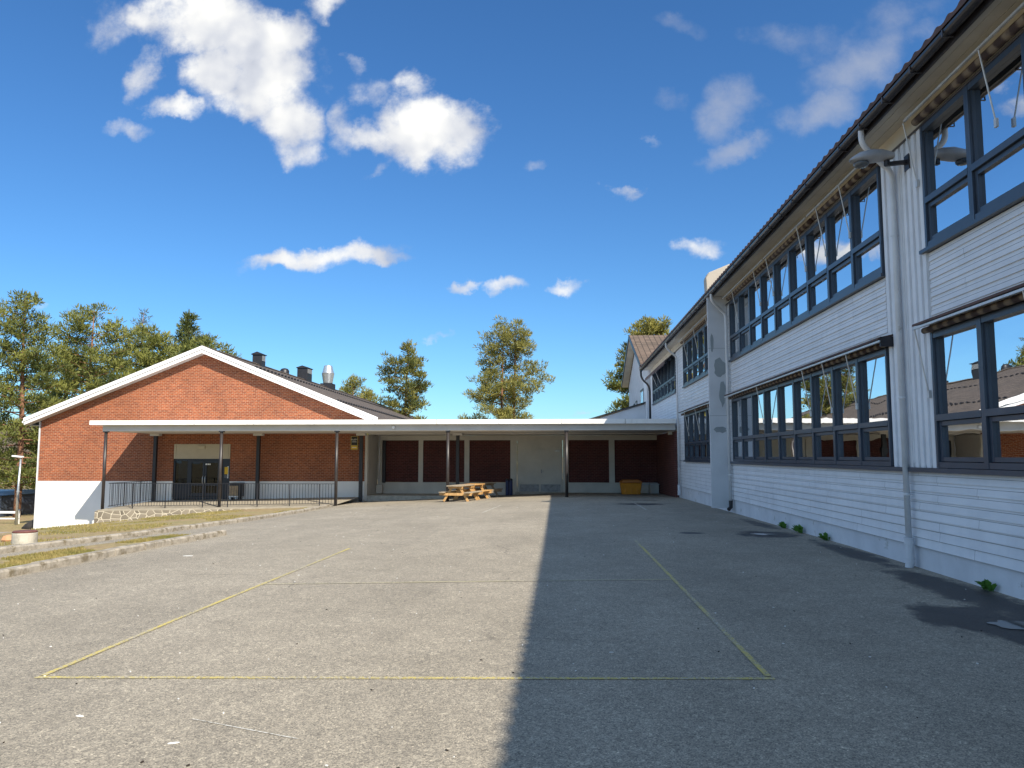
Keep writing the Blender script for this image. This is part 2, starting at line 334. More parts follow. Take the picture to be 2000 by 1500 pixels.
# ------------------------------------------------------------------ terrain height
def rr(t,a,b): return max(0.,min(1.,(t-a)/(b-a)))
def kerbX(Y):
    P=((-30,-13.),(8,-11.1),(13.8,-10.45),(18,-10.06),(24.,-9.98),(30,-10.3),(35.8,-10.95))
    for (a,x),(b,y) in zip(P,P[1:]):
        if Y<=b: return x+(y-x)*max(0,(Y-a))/(b-a)
    return P[-1][1]
def H(X,Y):
    z=-.2*rr(Y,15,36)-.13*rr(Y,36,43.4)
    z-=.042*max(0,min(11.2,-X))*rr(Y,8,34)
    d=-11.2-X
    if d>0:
        z-= .03*min(d,4.4) + .14*max(0,min(d-4.4,8.8)) + .05*max(0,min(d-13.2,4))
        z=max(z,-2.3)
    if Y>36 and X<-30: z=min(z,-2.3)
    return z
def sheet(xa,xb,nx,ys,dz=0.):
    mb=MB(); rows=[]
    for Y in ys:
        a=xa(Y) if callable(xa) else xa; b=xb(Y) if callable(xb) else xb
        rows.append([(a+(b-a)*i/nx,Y,H(a+(b-a)*i/nx,Y)+dz) for i in range(nx+1)])
    n=0
    for r in rows: mb.v+=r
    for j in range(len(rows)-1):
        for i in range(nx): k=j*(nx+1)+i; mb.f.append((k,k+1,k+nx+2,k+nx+1))
    return mb
def fr(a,b,st):
    n=max(1,int(round((b-a)/st))); return [a+(b-a)*i/n for i in range(n+1)]
# ground: one sheet to the horizon, 8 cm lower than what lies on it in the yard
xs=[-1500,-800,-400,-250,-160,-110,-80,-60,-48]+fr(-42,8,1.)+[14,30,60,110,200,400,800,1500]
ys=[-400,-150,-60,-25]+fr(-14,46,1.)+[50,56,64,75,90,110,130,150,180,220,300,500,900,1500]
g=MB()
for Y in ys:
    for X in xs:
        z=H(max(min(X,8),-60),min(max(Y,-14),60))-.08
        if X<-44 or Y>60:
            far=rr(Y,130,330)*rr(-X,30,120); z=z+far*16+rr(Y,110,175)*rr(-X,40,90)*2.5
        g.v.append((X,Y,z))
w=len(xs)
for j in range(len(ys)-1):
    for i in range(w-1): k=j*w+i; g.f.append((k,k+1,k+w+1,k+w))
struct('ground',g,M['lawn'],loc=(0,0,0),smooth=True)
ysn=fr(-14,17.7,.65)
struct('asphalt',sheet(-7.98,5.5,26,ysn),M['asphalt'],loc=(0,0,0))
struct('asphalt',sheet(lambda Y:kerbX(Y),5.5,30,fr(17.7,35.8,.65)),M['asphalt'],loc=(0,0,0))
struct('asphalt',sheet(-10.85,5.5,30,fr(35.8,43.5,.65)),M['asphalt'],loc=(0,0,0))
struct('path',sheet(lambda Y:kerbX(Y),lambda Y:kerbX(Y)+.55+.35*rr(Y,6,17.7),3,fr(-14,17.7,.65),-.004),M['asphalt'],loc=(0,0,0))
struct('lawn',sheet(lambda Y:kerbX(Y)+.55+.35*rr(Y,6,17.7),-7.98,6,fr(-14,17.7,.65),.02),M['lawn'],loc=(0,0,0))
struct('lawn',sheet(-30,lambda Y:kerbX(Y),34,fr(-14,35.75,.65),-.01),M['lawn'],loc=(0,0,0))
struct('path',sheet(-60,-24.6,20,fr(34.2,39.0,.8),.03),M['path'],loc=(0,0,0))
struct('road',MB().q((-160,112,-1.9),(-30,104,-2.15),(-30,112,-2.15),(-160,122,-1.8)),M['path'])
# kerbs
def kerb(name,fx,y0,y1,h=.13,w_=.17,lo=.25):
    mb=MB(); y=y0
    while y<y1-.1:
        e=min(y+.98,y1); x0,x1=fx(y),fx(e); j=random.uniform(-.012,.012); n=len(mb.v); dz=random.uniform(-.008,.008)
        for (yy,xx) in((y+.012,x0),(e-.012,x1)):
            zt=H(fx(yy)+.25,yy)+h+dz
            for (dx,z) in((-w_/2,zt-lo-h),(-w_/2,zt-.02),(-w_/2+.02,zt),(w_/2-.03,zt),(w_/2,zt-.03),(w_/2,zt-lo-h)): mb.v.append((xx+j+dx,yy,z))
        for k in range(6): mb.f.append((n+k,n+(k+1)%6,n+6+(k+1)%6,n+6+k))
        mb.f.append(tuple(n+k for k in range(6))[::-1]); mb.f.append(tuple(n+6+k for k in range(6)))
        y=e
    return struct(name,mb,M['kerb'],loc=(0,0,0))
kerb('kerb',lambda Y:-8.04-.02*(max(0,12-Y)),-14,18.0,.12,.19)
kerb('kerb',kerbX,-14,35.7,.11,.2)
# court paint (sheets 4 mm above the asphalt)
def stripe(a,b,w_,mat,dz=.004):
    mb=MB(); a=Vector(a);b=Vector(b);n=max(2,int((b-a).length/.5)); d=(b-a).normalized(); s_=Vector((-d.y,d.x))*w_/2
    for i in range(n):
        p=a+(b-a)*i/n;q=a+(b-a)*(i+1)/n
        mb.q(*[(c.x,c.y,H(c.x,c.y)+dz) for c in(p-s_,q-s_,q+s_,p+s_)])
    o=struct('court_line',mb,mat); return o
stripe((-4.06,5.86),(1.62,6.19),.055,M['yline'])
stripe((-4.03,5.9),(-4.02,14.55),.05,M['yline'],.006); stripe((1.585,6.24),(1.48,15.97),.05,M['yline'],.006)
stripe((-4.0,10.28),(1.55,10.94),.03,M['yfaint'],.008)
stripe((-2.66,25.7),(-2.42,30.6),.05,M['wline']); stripe((2.87,31.),(2.85,26.5),.05,M['wline']); stripe((-9.6,29.5),(-7.6,33),.05,M['wline'])
stripe((-2.4,5.02),(-1.6,4.72),.012,M['wline'])
# puddles
def puddle(cx,cy,rx,ry,seed):
    mb=MB(); pts=[]
    for k in range(40):
        t=2*math.pi*k/40; r=1+.6*mnoise.noise(Vector((math.cos(t)*1.6+seed,math.sin(t)*1.6,seed)))+.15*mnoise.noise(Vector((math.cos(t)*5+seed,math.sin(t)*5,seed))) 
        pts.append((cx+rx*r*math.cos(t),cy+ry*r*math.sin(t),H(cx,cy)+.008))
    mb.q(*pts); return struct('puddle',mb,M['water'])
puddle(4.66,8.2,.34,.27,3); puddle(4.42,17.55,.26,.16,5)
# ------------------------------------------------------------------ white wooden school wing
W=5.45; SZ=6.93; EY=47.0; SY=-14.
B=thing('school_building',(9,15,0),'long two storey white clapboard wing with slate blue window bands, on the right','building')
def lap(mb,x,y0,y1,z0,z1,p=.1345):
    n=max(1,round((z1-z0)/p)); h=(z1-z0)/n
    for i in range(n):
        a=z0+i*h; b=a+h; lo=x-.024; hi=x-.006
        mb.q((lo,y1,a),(lo,y0,a),(hi,y0,b),(hi,y1,b)); mb.q((lo,y0,a),(lo,y1,a),(x,y1,a),(x,y0,a))
        mb.q((lo,y0,a),(x,y0,a),(x,y0,b),(hi,y0,b)); mb.q((lo,y1,a),(hi,y1,b),(x,y1,b),(x,y1,a))
groups=[  # y0,y1,bays, lower?, upper?
 (-0.20,11.50,9,True,True),(13.05,24.75,9,True,True),(26.5,34.3,6,True,True),(36.75,45.85,7,False,True),(-13.4,-1.7,9,True,True)]
low=MB(); lap(low,W,SY,EY,.33,1.46); part('lower_cladding',low,M['board'],B,loc=(W,15,.3))
up=MB()
for a,b in((13.05,24.8),(26.45,34.35),(-.25,11.5),(-13.4,-1.65)): lap(up,W,a,b,3.62,4.69)
lap(up,W,36.7,45.9,3.43,4.69)
for a,b in((24.8,25.2),(25.34,26.45),(34.35,36.7),(-1.65,-.25)):
    lap(up,W,a,b,1.50,6.63)
part('upper_cladding',up,M['board'],B,loc=(W,15,3))
pl=MB(); pl.box(W+.012,W+.3,SY,EY,-.8,.329); part('plinth',pl,M['plinth'],B)
vb=MB()
for (a,b) in((11.52,13.03),):
    vb.box(W-.012,W+.02,a,b,1.56,6.64); y=a; k=0
    while y<b-.05:
        vb.box(W-.045,W-.013,y+.012,y+.118,1.53,6.635); y+=.187; k+=1
part('vertical_boards',vb,M['vboard'],B)
end=MB(); end.box(W-.03,W+.5,45.95,EY,.0,6.64); part('corner_boards',end,M['vboard'],B)
# body behind
ins=MB()
ins.box(W+.13,9.,SY+.1,EY-.1,-.5,1.42); ins.box(W+.13,9.,SY+.1,EY-.1,3.66,4.66); ins.box(W+.13,9.,SY+.1,EY-.1,6.74,6.86); ins.box(9.,9.2,SY+.1,EY-.1,-.4,6.86)
for a,b in((-1.6,-.3),(11.6,12.95),(24.8,26.4),(34.4,36.6),(45.95,46.8),(-13.9,-13.45)): ins.box(W+.13,8.99,a,b,1.425,3.655); ins.box(W+.13,8.99,a,b,4.665,6.735)
part('interior_walls',ins,M['inside'],B)
bk=MB()
for z0,z1 in((.33,1.47),(3.62,4.69)): bk.box(W+.002,W+.12,SY,EY,z0,z1)
for a,b in((-1.65,-.25),(11.55,13.0),(24.8,26.45),(34.35,36.7),(45.9,46.9),(SY,-13.45)): bk.box(W+.002,W+.12,a,b,1.50,3.6); bk.box(W+.002,W+.12,a,b,4.71,6.64)
bk.box(W+.002,W+.12,36.7,45.9,1.5,3.6); bk.box(W,9.2,SY-.1,SY,-.4,SZ); bk.box(W,12.,EY,EY+.1,-.4,SZ)
part('wall_core',bk,M['vboard'],B)
# windows
def bay(parent,ya,yb,z0,z1,tr,cur=None):
    a=ya+.001;b=yb-.001; X0=W-.055; pw=.052
    f=MB()
    f.box(X0,W+.1,a,a+pw,z0,z1); f.box(X0,W+.1,b-pw,b,z0,z1)
    f.box(X0+.006,W+.1,a+pw,b-pw,z1-.09,z1); f.box(X0+.006,W+.1,a+pw,b-pw,z0,z0+.08); f.box(X0-.004,W+.1,a+pw,b-pw,tr-.045,tr+.045)
    # opening lower sash, set back
    i0,i1=a+pw+.01,b-pw-.01; q0,q1=z0+.09,tr-.055
    f.box(X0+.035,W+.08,i0,i0+.06,q0,q1); f.box(X0+.035,W+.08,i1-.06,i1,q0,q1); f.box(X0+.038,W+.08,i0+.06,i1-.06,q0,q0+.06); f.box(X0+.038,W+.08,i0+.06,i1-.06,q1-.06,q1)
    # glazing beads of the fixed upper pane
    f.box(X0+.04,W+.06,a+pw,a+pw+.025,tr+.045,z1-.09); f.box(X0+.04,W+.06,b-pw-.025,b-pw,tr+.045,z1-.09)
    o=part('window',f,M['frame'],parent)
    g_=MB(); g_.box(W+.03,W+.036,a+pw+.026,b-pw-.026,tr+.046,z1-.091); g_.box(W+.025,W+.031,i0+.061,i1-.061,q0+.061,q1-.061)
    part('pane',g_,M['glass'],o)
    if cur is not None:
        c=MB(); y0=a+.1+cur[0]; n=10
        for k in range(n):
            yy=y0+k*cur[1]/n; c.q((W+.22+.03*(k%2),yy,z0+.1),(W+.22+.03*((k+1)%2),yy+cur[1]/n,z0+.1),(W+.22+.03*((k+1)%2),yy+cur[1]/n,z1-.1),(W+.22+.03*(k%2),yy,z1-.1))
        part('curtain',c,M['curtain'],o)
for (y0,y1,n,lo,hi) in groups:
    for i in range(n):
        a=y0+(y1-y0)*i/n;b=y0+(y1-y0)*(i+1)/n
        r=random.random(); cur=(.8,.25) if r<.35 else ((.0,.2) if r<.5 else None)
        if i==n-1: cur=(.45,.6)
        if lo: bay(B,a,b,1.535,3.50,2.25,cur)
        if hi: bay(B,a,b,4.76,6.62,5.47,cur)
s_=MB()
s_.box(W-.10,W,SY+.2,34.4,1.462,1.528)
part('lower_sill',s_,M['frame'],B)
s_=MB()
for (a,b) in((-.3,11.62),(13.0,24.85),(26.4,34.4),(36.65,45.9),(-13.4,-1.6)): s_.box(W-.10,W,a,b,4.70,4.752)
part('upper_sill',s_,M['frame'],B)
# eaves
so=MB()
for x0,x1 in((4.94,5.10),(5.108,5.27),(5.278,5.44)): so.box(x0,x1,SY-.3,EY+.2,SZ,SZ+.03)
so.box(4.94,5.44,SY-.3,EY+.2,SZ+.032,SZ+.05); so.box(5.425,5.475,SY,EY,6.648,SZ-.002)
part('soffit',so,M['soffit'],B)
fb=MB(); fb.box(4.905,4.935,SY-.3,EY+.2,6.85,7.10); part('fascia_board',fb,M['gutter'],B)
gm=MB(); prof=[]
for k in range(9): t=math.pi*k/8; prof.append((4.825-.075*math.cos(t),6.965-.075*math.sin(t)))
for k in range(8,-1,-1): t=math.pi*k/8; prof.append((4.825-.068*math.cos(t),6.967-.068*math.sin(t)))
gm.prism(prof,'y',SY-.3,EY)
yy=SY
while yy<EY: gm.box(4.74,4.91,yy,yy+.03,6.878,6.886); gm.box(4.742,4.749,yy,yy+.03,6.887,6.975); yy+=.9
part('gutter',gm,M['gutter'],B,smooth=False)
# corrugated tile roof
rf=MB(); st=.0375; ncol=int((EY+.3-(SY-.4))/st); rows=[(4.53,6.82)]; 
def roofz(x): return 7.06+(x-4.77)*.40
cols=[]
for i in range(ncol+1):
    y=SY-.4+i*st; c=math.cos(2*math.pi*y/.3); c=c if c>-.4 else -.4
    rf.v+=[(4.77,y,7.02),(4.77,y,7.085+.028*c),(11.3,y,roofz(11.3)+.04+.028*c),(18.,y,7.05)]
for i in range(ncol):
    k=i*4
    for j in range(3): rf.f.append((k+j,k+j+1,k+5+j,k+4+j))
part('roof',rf,M['rooftile'],B,smooth=False)
part('wall_cable',MB().tube([(5.395,SY,6.63),(5.395,EY-1.2,6.63)],.018,6),M['gutter'],B)
gb=MB(); gb.prism([(5.5,6.9),(11.3,9.55),(17,7.0)],'y',EY-.1,EY); gb.prism([(5.5,6.9),(11.3,9.55),(17,7.0)],'y',SY-.05,SY+.05); gb.box(9.3,9.5,SY,EY,-.4,6.6); part('gable_wall',gb,M['vboard'],B)
# fire wall wing with parapet over the roof
wg=MB(); wg.box(4.80,5.42,25.22,25.33,.05,6.92); o=part('fire_wall',wg,M['wing'],B)
def blob(cx,cz,rx,rz,seed,n=26):
    return [(cx+rx*math.cos(2*math.pi*k/n)*(1+.45*mnoise.noise(Vector((math.cos(2*math.pi*k/n)*1.5+seed,math.sin(2*math.pi*k/n)*1.5,0)))),cz+rz*math.sin(2*math.pi*k/n)*(1+.45*mnoise.noise(Vector((seed,math.cos(2*math.pi*k/n)*1.5,math.sin(2*math.pi*k/n)*1.5))))) for k in range(n)]
for a in((5.14,4.55,.2,.28,1),(5.22,3.75,.09,.42,5),(5.12,2.55,.2,.11,9),(4.92,5.4,.05,.3,12)): part('render_patch',MB().prism(blob(*a),'y',25.213,25.2195),M['patch'],o)
for z in (5.2,3.0): part('panel_joint',MB().box(4.802,5.418,25.2165,25.2195,z,z+.012),M['patch'],o)
pw=MB(); pw.prism([(4.76,7.05),(4.74,7.52),(4.84,7.70),(11.2,10.3),(11.2,9.5),(4.9,7.1)],'y',25.1,25.45); part('parapet',pw,M['beige'],B,bevel=.03)
# awnings
def awning(y0,y1,arms,low):
    X=5.335; rz=6.70 if not low else 3.535; rr_=.06 if not low else .045
    a=part('awning',MB().tube([(X,y0+.05,rz),(X,y1-.05,rz)],rr_,12),M['stripe'],B,smooth=True,label='rolled striped awning with slim front bar')
    bx=5.20; bz=6.73 if not low else 3.555
    part('front_bar',MB().box(bx-.016,bx+.016,y0,y1,bz,bz+.032),M['alu'],a)
    if low: part('hood',MB().prism([(5.43,3.69),(5.18,3.635),(5.175,3.60),(5.43,3.66)],'y',y0+.02,y1-.02),M['rooftile'],a); part('end_plate',MB().box(5.20,5.42,y0+.0,y0+.018,3.48,3.645),M['gutter'],a)
    for yp in arms:
        m=MB(); pz=5.80 if not low else 2.61
        m.tube([(bx,yp-.03,bz),(W-.075,yp,pz)],.011,6); m.box(W-.09,W-.057,yp-.025,yp+.025,pz-.06,pz+.05); part('arm',m,M['alu'],a)
for a_ in ((11.55,3.2,[11.62,9.5,7.7,5.2]),(3.1,-.1,[2.4,.5]),(16.2,13.0,[14.35,15.65]),(19.7,16.3,[16.95,19.55]),(24.7,19.8,[20.85,23.45]),(34.2,26.5,[27.8,30.4,33.0])): awning(a_[1],a_[0],a_[2],False)
awning(12.78,24.8,[14.35,15.65,16.95,20.85],True); awning(2.,11.6,[11.58,8.9,6.3,3.7],True); awning(26.4,34.5,[27.8,30.4,33.],True)
# half lowered awning on the far band
fa=MB()
for i in range(36):
    y=36.9+i*.245; d=.05 if i%2 else .0
    fa.q((5.38,y,6.62),(5.38,y+.245,6.62),(4.95,y+.245,6.28),(4.95,y,6.28)); fa.q((4.95,y,6.28),(4.95,y+.245,6.28),(4.95,y+.22,6.12-d),(4.95,y+.03,6.12-d))
a=part('awning',fa,M['rooftile'],B,label='dark awning half lowered over the farthest window band')
for yt in(41.,42.6): part('arm',MB().tube([(4.96,yt,6.26),(W-.07,yt+.9,5.6)],.014,6),M['alu'],a)
# downpipes
def elbow(pts,r,n=14): return MB().tube(pts,r,n)
def sm(pts,it=2):
    pts=[Vector(p) for p in pts]
    for _ in range(it):
        o_=[pts[0]]
        for a,b in zip(pts,pts[1:]): o_+=[a.lerp(b,.25),a.lerp(b,.75)]
        o_.append(pts[-1]); pts=o_
    return pts
def downpipe(y,zb,ytop=None,mat='pipe',x=5.335,top=6.92,r=.045,shoe=True,ytop2=None):
    yt=y if ytop is None else ytop
    d=part('downpipe',elbow(sm([(4.83,yt,top),(4.83,yt,top-.2),(4.93,yt+.3*(y-yt),top-.32),(x-.12,y,top-.54),(x,y,top-.66),(x,y,top-1.0)])+[(x,y,zb+(.42 if shoe else 0))],r),M[mat],B,smooth=True)
    k=MB()
    for z in (5.2,2.6,1.1):
        if z<top-.8 and z>zb+.3: k.tube([(x,y,z),(x,y,z+.03)],r+.008,12); k.bar((x,y,z+.015),(W-.02,y+.02,z+.015),.012,.012)
    if k.v: part('clamp',k,M[mat],d)
    if shoe:
        s2=MB(); s2.tube([(x,y,zb+.44),(x,y,zb+.06),(x-.02,y,zb-.02)],[.066,.066,.058],14)
        for z in(.44,.36,.14,.08): s2.tube([(x,y,zb+z-.012),(x,y,zb+z+.012)],.074,14)
        part('pipe_shoe',s2,M['plinth'],d,smooth=False)
    return d
downpipe(12.38,.0,12.24); downpipe(24.98,.12,24.7,shoe=False); downpipe(35.7,-.05,35.5)
part('drain_stub',MB().tube([(5.34,24.98,.3),(5.34,24.98,.1),(5.25,24.9,.02)],.06,10),M['darkmetal'],B)
part('conduit',MB().tube([(5.40,12.2,6.5),(5.40,12.2,1.6)],.016,6),M['pipe'],B)
part('dark_downpipe',MB().tube(sm([(4.84,46.9,6.9),(4.86,46.9,6.4),(5.3,46.9,6.0),(5.36,46.9,5.6)])+[(5.36,46.9,3.45)],.06,10),M['gutter'],B,smooth=True)
# ------------------------------------------------------------------ street lamp on the wall
LP=thing('wall_lamp',(5.43,11.98,6.1),'grey cobra head street lamp bolted to the white boards beside the downpipe','lamp')
hd=MB(); n=18; secs=[(4.53,.02,.02,6.31),(4.57,.10,.05,6.315),(4.69,.15,.11,6.33),(4.86,.155,.13,6.35),(5.02,.125,.12,6.36),(5.20,.075,.065,6.365)]
for (x,ry,rz,zc) in secs:
    for k in range(n):
        t=2*math.pi*k/n; s_z=math.sin(t); hd.v.append((x,11.98+ry*math.cos(t),zc+(rz if s_z>0 else rz*.55)*s_z))
for i in range(len(secs)-1):
    for k in range(n): hd.f.append((i*n+k,i*n+(k+1)%n,(i+1)*n+(k+1)%n,(i+1)*n+k))
hd.f.append(tuple(range(n))); hd.f.append(tuple((len(secs)-1)*n+k for k in range(n))[::-1])
part('lamp_head',hd,M['lampgrey'],LP,smooth=True)
ln=MB(); 
ln.lathe((4.71,11.98,6.225),[(.11,.05),(.115,.02),(.09,-.01),(.04,-.02)],18); part('lens',ln,simple('smoked_lens',(.10,.11,.12),.25,.05,5,bmp=0),LP,smooth=True)
br=MB(); br.bar((5.08,11.98,6.24),(5.42,11.98,6.27),.06,.06); br.box(5.395,5.415,11.90,12.06,6.14,6.38); br.tube([(5.1,11.98,6.30),(5.1,11.98,6.22)],.045,10); part('bracket',br,M['gutter'],LP)
# ------------------------------------------------------------------ gabled house beyond
G=thing('gabled_house',(9,56,-.4),'white boarded house with tiled gable roof, beyond the end of the wing','building')
GX=5.5
gw=MB(); gw.prism([(48.8,-.4),(62.6,-.4),(62.6,7.35),(55.7,10.05),(48.8,7.35)],'x',GX,GX+.3); gw.box(GX+.3,16,48.8,49.1,-.4,7.3); part('wall',gw,M['vboard'],G)
bb_=MB(); y=48.9
while y<62.5:
    zt=7.3+ (min(y-48.8,62.6-y))*.391; bb_.box(GX-.03,GX-.001,y,y+.09,3.5,zt); y+=.28
part('cover_boards',bb_,M['vboard'],G)
rf=MB()
for s1 in(1,-1):
    a=55.7; e=48.25 if s1==1 else 63.15; ze=7.5
    poly=[(a,10.45),(e,ze),(e,ze-.16),(a,10.25)]
    rf.prism(poly,'x',4.95,16)
part('roof',rf,M['farroof'],G)
part('rake_soffit',MB().prism([(55.7,10.24),(63.1,7.33),(63.1,7.30),(55.7,10.21)],'x',4.96,5.46).prism([(55.7,10.24),(48.3,7.33),(48.3,7.30),(55.7,10.21)],'x',4.96,5.46),M['soffit'],G)
bg=MB()
for e in(48.2,63.2): bg.prism([(55.7,10.48),(e,7.52),(e,7.26),(55.7,10.2)],'x',4.90,4.945)
part('bargeboard',bg,M['gutter'],G); part('gutter',MB().tube([(4.9,48.15,7.38),(16,48.15,7.38)],.07,8),M['gutter'],G)
for (a,b,z0,z1) in((51.3,53.0,4.0,6.1),(55.8,56.6,4.0,5.6),(57.6,58.4,4.0,5.5),(59.4,60.2,4.0,5.4)):
    w0=part('window',MB().box(GX-.06,GX-.031,a,b,z0,z1).box(GX-.10,GX-.031,a-.1,b+.1,z1,z1+.09),M['gutter'],G)
    m=MB(); m.box(GX-.07,GX-.061,a+.08,b-.08,z0+.08,z1-.08); part('pane',m,M['glass'],w0); part('glazing_bar',MB().box(GX-.085,GX-.071,(a+b)/2-.03,(a+b)/2+.03,z0,z1).box(GX-.085,GX-.062,a,a+.07,z0,z1).box(GX-.085,GX-.062,b-.07,b,z0,z1),M['white'],w0)
lt=MB(); lt.prism([(2.2,3.3),(5.45,3.3),(5.45,5.0),(2.2,4.0)],'y',47.9,48.1); part('lean_to_wall',lt,M['wing'],G)
lr=MB(); lr.prism([(1.6,3.9),(5.46,5.05),(5.46,5.13),(1.6,3.98)],'y',47.7,54); part('lean_to_roof',lr,M['gutter'],G)
cn=MB(); cn.box(5.2,5.45,47.1,48.8,3.5,6.6); part('corner_wall',cn,M['vboard'],G)
# ------------------------------------------------------------------ covered walkway
CN=thing('walkway_canopy',(-8,38,0),'flat white canopy on dark columns spanning the yard from brick gable to white wing','canopy')
rs=MB(); rs.box(-22.93,5.30,36.0,40.95,3.215,3.43); part('roof_slab',rs,M['slab'],CN)
bs_=MB(); bs_.box(-22.42,5.30,36.28,40.90,2.92,3.214); bs_.box(-10.4,5.30,40.90,43.36,2.87,3.20); part('ceiling',bs_,M['beam'],CN)
for X,zf in ((-22.31,-.85),(-16.48,-.75),(-10.78,-.66),(-5.40,-.45),(.23,-.23)):
    c=part('column',MB().tube([(X,36.4,zf-.1),(X,36.4,2.92)],.075,16),M['column'],CN,smooth=True)
    part('cap_plate',MB().box(X-.11,X+.11,36.3,36.52,2.86,2.918),M['darkmetal'],c)
for X,zf in ((-22.07,-.75),(-16.33,-.65),(-10.70,-.6),(-5.5,-.5)):
    c=part('column',MB().box(X-.085,X+.085,40.55,40.72,zf-.1,2.80),M['darkmetal'],CN)
    part('cap_plate',MB().box(X-.25,X+.25,40.45,40.8,2.80,2.918),M['beam'],c)
WL=thing('round_wall_light',(-8.0,36.27,3.05),'small round bulkhead light on the canopy beam above the passage','lamp')
part('rim',MB().xf(Matrix()).lathe((0,0,0),[(.09,0),(.1,.02),(.09,.05)],18).xf(Matrix.Translation((-8.0,36.275,3.07))@Matrix.Rotation(R(90),4,'X')),M['beam'],WL); part('lens',MB().lathe((0,0,.05),[(.07,0),(.06,.02),(.02,.03)],16).xf(Matrix.Translation((-8.0,36.275,3.07))@Matrix.Rotation(R(90),4,'X')),M['white'],WL)
# ------------------------------------------------------------------ link building behind the canopy
K=thing('link_building',(-2.5,44,-.4),'low link wall of dark brick panels between cream pilasters, under the canopy','building')
wm=MB()
for a,b in((-10.45,-10.2),(-8.11,-7.85),(-5.49,-5.21),(-2.88,-2.52),(.06,.38),(2.64,2.95)): wm.box(a,b,43.36,43.6,-.5,2.6)
wm.box(-10.45,5.45,43.365,43.6,2.6,2.869)
for a,b in((-10.2,-8.11),(-7.85,-5.49),(-5.21,-2.88),(.38,2.64),(2.95,5.44)): wm.box(a,b,43.37,43.6,-.5,.2)
part('wall',wm,M['linkwhite'],K)
sl=MB()
for a,b in((-10.2,-8.11),(-7.85,-5.49),(-5.21,-2.88),(.38,2.64),(2.95,5.44)): sl.box(a,b,43.30,43.369,.2,.235)
part('ledge',sl,M['linkwhite'],K)
for a,b in((-10.2,-8.11),(-7.85,-5.49),(-5.21,-2.88),(.38,2.64),(2.95,5.44)):
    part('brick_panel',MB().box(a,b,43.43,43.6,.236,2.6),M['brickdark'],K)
part('side_wall',MB().box(-10.6,-10.46,41.05,43.36,-.7,2.86),M['linkwhite'],K)
sb=MB()
for i in range(22):
    z=.2+i*.12; sb.box(-10.459,-10.445,41.2,43.30,z,z+.108)
part('side_cladding',sb,M['linkwhite'],K)
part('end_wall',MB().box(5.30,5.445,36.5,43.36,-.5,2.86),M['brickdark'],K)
D_=part('double_door',MB().box(-2.5,.05,43.42,43.5,-.35,2.6),M['linkwhite'],K)
lf=MB()
for a,b in((-2.42,-1.24),(-1.22,-.04)):
    lf.box(a,b,43.38,43.419,-.3,2.07)
    for k in range(1,8): pass
lf.box(-2.5,.05,43.385,43.419,2.10,2.14); part('door_leaf',lf,M['linkwhite'],D_)
gr=MB()
for a in(-2.42,-1.22):
    for k in range(8): x=a+.07+k*.146; gr.box(x,x+.132,43.368,43.379,.17,2.03)
part('door_boards',gr,M['linkwhite'],D_)
part('kick_plate',MB().box(-2.38,-1.28,43.365,43.379,-.27,.13).box(-1.18,-.08,43.365,43.379,-.27,.13),M['kick'],D_)
part('handle',MB().box(-1.16,-1.11,43.33,43.367,.75,.95).tube([(-1.135,43.33,.87),(-.98,43.33,.87)],.012,6),M['kick'],D_)
part('door_closer',MB().box(-.38,-.12,43.28,43.367,1.96,2.03),M['alu'],D_)
part('step',MB().box(-10.45,-6.2,41.02,43.36,-.9,-.40),M['concrete'],K)
part('threshold',MB().box(-2.6,.15,43.1,43.36,-.5,-.29),M['concrete'],K)
part('flat_roof',MB().box(-10.3,5.2,40.96,54,3.205,3.40),M['canopywhite'],K)
part('downpipe',MB().tube([(-10.32,43.2,2.8),(-10.32,43.2,.25)],.035,8),M['pipe'],K,smooth=True)
part('pipe_box',MB().box(-10.44,-10.1,43.0,43.3,-.38,.1),M['linkwhite'],K,bevel=.01)
part('dark_strip',MB().box(-10.15,-9.98,43.25,43.36,.2,2.58),M['darkmetal'],K)  # narrow dark upright strip at the edge of the first brick panel
for (x,z) in((-4.3,2.56),(-3.4,2.56)): pass
UB=thing('utility_box',(4.7,42.6,-.35),'low white utility box against the dark brick corner, right of the yellow grit bin','box')
part('cabinet',MB().box(4.2,4.75,42.9,43.29,-.35,.12).box(4.8,5.25,42.4,43.2,-.35,.17),M['linkwhite'],UB,bevel=.01); part('cover',MB().box(4.17,4.78,42.87,43.3,.12,.15).box(4.77,5.28,42.37,43.23,.17,.20),M['pipe'],UB)
JB=thing('junction_box',(5.2,36.9,2.5),'small cream junction box high in the canopy corner by the downpipe','box')
part('housing',MB().box(5.08,5.28,37.1,37.3,2.72,2.9),M['transom'],JB,bevel=.01); part('lid',MB().box(5.1,5.26,37.08,37.098,2.74,2.88),M['linkwhite'],JB)
# ------------------------------------------------------------------ brick building (turned 1.8 degrees)
BB=thing('brick_building',(-19.6,41,-.6),'low orange brick hall with broad white edged gable and white plinth, on the left','building')
TH=R(1.8); PV=Vector((-19.5,41.0,0)); RM=Matrix.Translation(PV)@Matrix.Rotation(TH,4,'Z')@Matrix.Translation(-PV)
def bp(name,mb,mat,parent=None,**k): return part(name,mb.xf(RM),mat,parent or BB,**k)
XL,XR=-28.7,-10.64; RZ=7.45; XC=-19.6; SL=.405
def rz_(x): return RZ-abs(x-XC)*SL
YE=104.
w_=MB(); DX0,DX1,DZ=-21.2,-18.05,2.37
w_.prism([(XL,.345),(DX0,.345),(DX0,rz_(DX0)-.05),(XL,rz_(XL)-.05)],'y',41.,41.3)
w_.prism([(DX1,.345),(XR,.345),(XR,rz_(XR)-.05),(DX1,rz_(DX1)-.05)],'y',41.,41.3)
